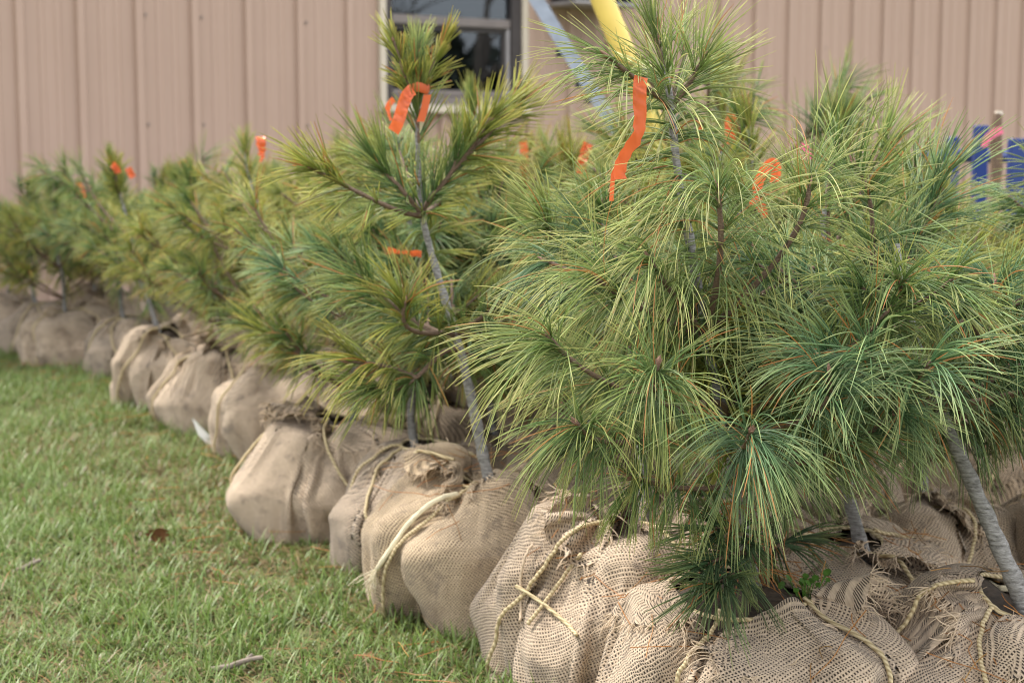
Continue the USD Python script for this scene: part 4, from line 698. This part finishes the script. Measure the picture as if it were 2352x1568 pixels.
# ------------------------------------------------------------------ grass
def edge_x(y): return np.interp(y, [2.0, 2.66, 3.06, 3.75, 4.66, 5.55, 6.6, 7.4, 9], [.55, .18, -.08, -.46, -.67, -1.2, -1.82, -2.36, -3.2])
gr_root = UsdGeom.PointInstancer.Define(stage, '/World/lawn_grass'); say(gr_root.GetPrim(), 'short spring lawn of green and straw blades left of the balls', 'grass', kind='stuff')
def patch(rng, n, S, lo, hi, w, mats):
    k = rng.choice(len(mats), n, p=[m[1] for m in mats]); cl = rng.uniform(-S / 2, S / 2, (40, 2)); xy = rng.uniform(-S / 2, S / 2, (n, 2)); pick = rng.random(n) < .5; xy[pick] = cl[rng.integers(0, 40, pick.sum())] + rng.normal(0, .012, (pick.sum(), 2))
    out = []
    for mi, (m, _) in enumerate(mats):
        q = np.where(k == mi)[0]; M = len(q)
        if not M: continue
        flat = m in ('grass_straw', 'grass_rust'); az = rng.uniform(0, 2 * np.pi, M); L = rng.uniform(lo, hi, M) * rng.choice([.8, 1, 1, 1.6], M); el = rng.uniform(.15, .75, M) if flat else rng.uniform(.7, 1.5, M); bend = rng.uniform(.2, 1.3, M); K = 4
        p = np.c_[xy[q], np.full(M, .0) + (rng.uniform(0, .012, M) if flat else 0)]; V = []; UV = []; sd = np.stack([-np.sin(az), np.cos(az), az * 0], 1)
        wv = w * rng.uniform(.7, 1.3, M)
        for i in range(K):
            t = i / (K - 1); ww = wv * [.8, 1.0, .75, .08][i]
            V += [p - sd * ww[:, None] / 2, p + sd * ww[:, None] / 2]; UV += [np.c_[np.zeros(M), np.full(M, t)], np.c_[np.ones(M), np.full(M, t)]]
            e = el - bend * (t + .15); dr = np.stack([np.cos(az) * np.cos(e), np.sin(az) * np.cos(e), np.sin(e)], 1); p = p + dr * (L / (K - 1))[:, None]; p[:, 2] = np.maximum(p[:, 2], .004)
        V = np.stack(V, 1).reshape(-1, 3); UV = np.stack(UV, 1).reshape(-1, 2); b = np.arange(M)[:, None] * 8
        f = np.concatenate([b + np.array([[i * 2, i * 2 + 1, i * 2 + 3, i * 2 + 2]]) for i in range(K - 1)], 0); out.append((m, V, f, UV))
    return out
MATS = [('grass_green', .42), ('grass_light', .27), ('grass_straw', .25), ('grass_rust', .06)]; MATS2 = [('grass_green', .30), ('grass_light', .19), ('grass_straw', .42), ('grass_rust', .09)]; MATS3 = [('grass_green', .55), ('grass_light', .24), ('grass_straw', .15), ('grass_rust', .06)]
protos = []
for i in range(6):
    r = np.random.default_rng(70 + i); pth = f'/World/lawn_grass/patch' + (f'_{i:03d}' if i else ''); x = UsdGeom.Xform.Define(stage, pth); protos.append(x.GetPath())
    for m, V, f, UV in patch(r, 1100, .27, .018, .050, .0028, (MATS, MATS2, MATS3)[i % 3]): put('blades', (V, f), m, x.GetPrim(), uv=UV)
pos, ori, idx, scl = [], [], [], []
r = np.random.default_rng(5); S = .2
for y in np.arange(1.9, 9.2, S):
    for x in np.arange(-.36 * y - .4, edge_x(y) + (1.2 if y > 2.6 else .5), S):
        xx, yy = x + r.uniform(-.07, .07), y + r.uniform(-.07, .07)
        dens = meshkit.noise(np.array([[xx * 1.7 + 9, yy * 1.7, 0]]))[0]
        pos.append((xx, yy, 0)); a = r.uniform(0, 6.283) / 2; ori.append(Gf.Quath(math.cos(a), 0, 0, math.sin(a))); idx.append((2, 5)[r.integers(2)] if dens > .6 else (1, 4)[r.integers(2)] if dens < .40 else (0, 3)[r.integers(2)]); s = r.uniform(.8, 1.25); scl.append((s, s, s * r.uniform(.75, 1.3)))
gr_root.CreatePrototypesRel().SetTargets(protos); gr_root.CreatePositionsAttr(Vt.Vec3fArray([Gf.Vec3f(*map(float, p)) for p in pos])); gr_root.CreateOrientationsAttr(Vt.QuathArray(ori)); gr_root.CreateProtoIndicesAttr(Vt.IntArray([int(i) for i in idx])); gr_root.CreateScalesAttr(Vt.Vec3fArray([Gf.Vec3f(*map(float, s)) for s in scl]))

# ------------------------------------------------------------------ small things on the ground
def ground_pt(u, v, z=0.0): d = ray(u, v); return np.array([0, 0, CAM_H]) + d * ((z - CAM_H) / d[2])
def leaf(label, u, v, L=.06, m='dry_leaf', seed=0, up=1.1):
    r = np.random.default_rng(seed); p = ground_pt(u, v); t_ = thing('fallen_leaf', label, 'leaf', p, r.uniform(0, 6)); n = 9; x = np.linspace(0, 1, n); w = np.sin(np.pi * x ** .8) * .33 * (1 + .25 * np.sin(x * 22)); P = []
    for s in (-1, -.5, 0, .5, 1): P.append(np.c_[s * w * L + .006 * np.sin(x * 5), x * L * math.cos(up) + .004 * s * s, .012 + x * L * math.sin(up) * (1 - .35 * x) + .012 * (s * s) * w])
    V = np.stack(P, 1).reshape(-1, 3); i, j = np.meshgrid(np.arange(n - 1), np.arange(4), indexing='ij'); put('blade', (V, np.stack([i * 5 + j, i * 5 + j + 1, (i + 1) * 5 + j + 1, (i + 1) * 5 + j], -1).reshape(-1, 4)), m, t_, smooth=True); put('stalk', tube(np.array([(0, -.02, .004), (0, 0, .012), (0, L * .2 * math.cos(up), .014 + L * .2 * math.sin(up))]), .0008, 5), 'dead_twig', t_)
leaf('curled brown leaf standing in the lawn', 372, 1262, .075, seed=1, up=1.2); leaf('flat brown leaf near the bottom of the lawn', 880, 1530, .05, seed=2, up=.2)
def stick(label, u, v, L, az, r0=.005, seed=0):
    r = np.random.default_rng(seed); p = ground_pt(u, v); t_ = thing('broken_twig', label, 'twig', p, az); x = np.linspace(-.5, .5, 9) * L; P = np.c_[x, np.cumsum(r.normal(0, .0018, 9)), .026 + .012 * np.sin(x * 30)]; put('stick', tube(P, r0 * np.linspace(1, .6, 9), 7, .4), 'dead_twig', t_, smooth=True); put('stub', tube(np.array([P[5], P[5] + [.012, .014, .008]]), r0 * .5, 6), 'dead_twig', t_)
stick('short grey twig in the lawn at the left edge', 62, 1328, .06, .5, .006, 1); stick('dark broken twig at the bottom edge of the lawn', 545, 1556, .09, -.1, .006, 2)
tg = thing('paper_tag', 'white paper tag poking out under a ball', 'tag', ground_pt(470, 1035)); put('tag', (np.array([(-.035, 0, .10), (-.02, -.01, .09), (.03, .0, .03), (.012, .004, .015), (-.02, .002, .05)]) , np.array([[0, 1, 2], [0, 2, 4], [4, 2, 3]])), 'white_paper', tg)
r = np.random.default_rng(41); n = 170; yy = r.uniform(2.3, 7.2, n); xx = edge_x(yy) - .22 + r.normal(0, .16, n); az = r.uniform(0, 6.283, n); L = r.uniform(.04, .11, n); P = np.zeros((n, 4, 3)); P[:, 0] = np.c_[xx, yy, r.uniform(.02, .045, n)]
for k in range(1, 4): az = az + r.normal(0, .15, n); P[:, k] = P[:, k - 1] + np.c_[np.cos(az), np.sin(az), r.normal(0, .12, n)] * (L / 3)[:, None]
say(curves('dropped_needles', P, .0016 * np.ones((n, 4)), 'needle_rust', None), 'rusty dropped pine needles lying in the grass beside the balls', 'needles', kind='stuff')
# weeds in the open ball
wp = at(1850, 1392, 2.27); we = WRAPS[5]['earth'][0] * [1.12, 1.12, .67 * 1.12]; wr = np.array([[math.cos(2.4), -math.sin(2.4)], [math.sin(2.4), math.cos(2.4)]]); wxy = we[:, :2] @ wr.T + [.335, 2.30]
near_ = np.hypot(wxy[:, 0] - wp[0], wxy[:, 1] - wp[1]) < .06; wp[2] = (we[near_, 2] - WRAPS[5]['zb'] * 1.12 * .67).max() + .008
wd = thing('weed', 'small green weed in the open top of the nearest ball', 'weed', wp); r = np.random.default_rng(8)
for i in range(16):
    c = np.array([r.normal(0, .022), r.normal(0, .012), r.uniform(-.012, .012)]); a = np.linspace(0, 6.283, 8)[:-1]; R_ = r.uniform(.004, .009); nrm = np.array([r.normal(0, .4), -.5, 1]); nrm /= np.linalg.norm(nrm); e1 = np.cross(nrm, [1, 0, 0]); e1 /= np.linalg.norm(e1); e2 = np.cross(nrm, e1)
    ringv = c + R_ * (np.cos(a)[:, None] * e1 + np.sin(a)[:, None] * e2 * .8); put('leaf', (np.vstack([c - nrm * .001, ringv]), np.array([[0, k + 1, (k + 1) % 7 + 1] for k in range(7)])), 'weed_leaf', wd, smooth=True)
    put('stalk', tube(np.array([c, c * [.4, .4, 0] + [0, 0, -.03]]), .0007, 4), 'weed_leaf', wd)

# ------------------------------------------------------------------ bare trees across the yard, seen mirrored in the window
r = np.random.default_rng(12); tw = []
def limb(p, d, L, rad_, depth):
    n = 5; P = [p]
    for i in range(n): d = d + r.normal(0, .10, 3); d /= np.linalg.norm(d); P.append(P[-1] + d * L / n)
    tw.append(tube(np.array(P), np.linspace(rad_, rad_ * .6, n + 1), 5))
    if depth:
        for k in range(3):
            q = P[r.integers(2, n + 1)]; dd = d + r.normal(0, .55, 3); dd[2] = abs(dd[2]) * .8 + .1; limb(q, dd / np.linalg.norm(dd), L * r.uniform(.55, .75), rad_ * .5, depth - 1)
for k in range(15): limb(np.array([44 + r.uniform(-5, 5), -26 + k * 2.5 + r.uniform(-2, 2), 0.0]), np.array([0, 0, 1.0]), r.uniform(4.2, 5.6), .3, 4)
q = []
for k in range(26):                                    # the evergreen scrub under them: thousands of leaf-sized faces
    c = np.array([50 + r.uniform(-3, 3), -38 + k * 2.1, 0]); h = r.uniform(3.6, 5.2); n = 260; z = r.uniform(0, 1, n) ** .8; a = r.uniform(0, 6.28, n); R_ = 1.9 * np.sqrt(1 - z ** 2 * .8) * r.uniform(.3, 1, n) ** .5
    p = c + np.stack([R_ * np.cos(a), R_ * np.sin(a), z * h], 1); u = r.normal(0, .42, (n, 3)); w = r.normal(0, .42, (n, 3)); q.append((np.stack([p - u, p + w, p + u], 1).reshape(-1, 3), np.arange(3 * n).reshape(-1, 3)))
say(put('scrub', join(q), 'needle_scrub'), 'dark evergreen scrub across the yard, seen only mirrored in the window', 'scrub', kind='stuff')
say(put('treeline', join(tw), 'bare_branch'), 'bare trees across the yard, seen only mirrored in the window', 'trees', kind='stuff')
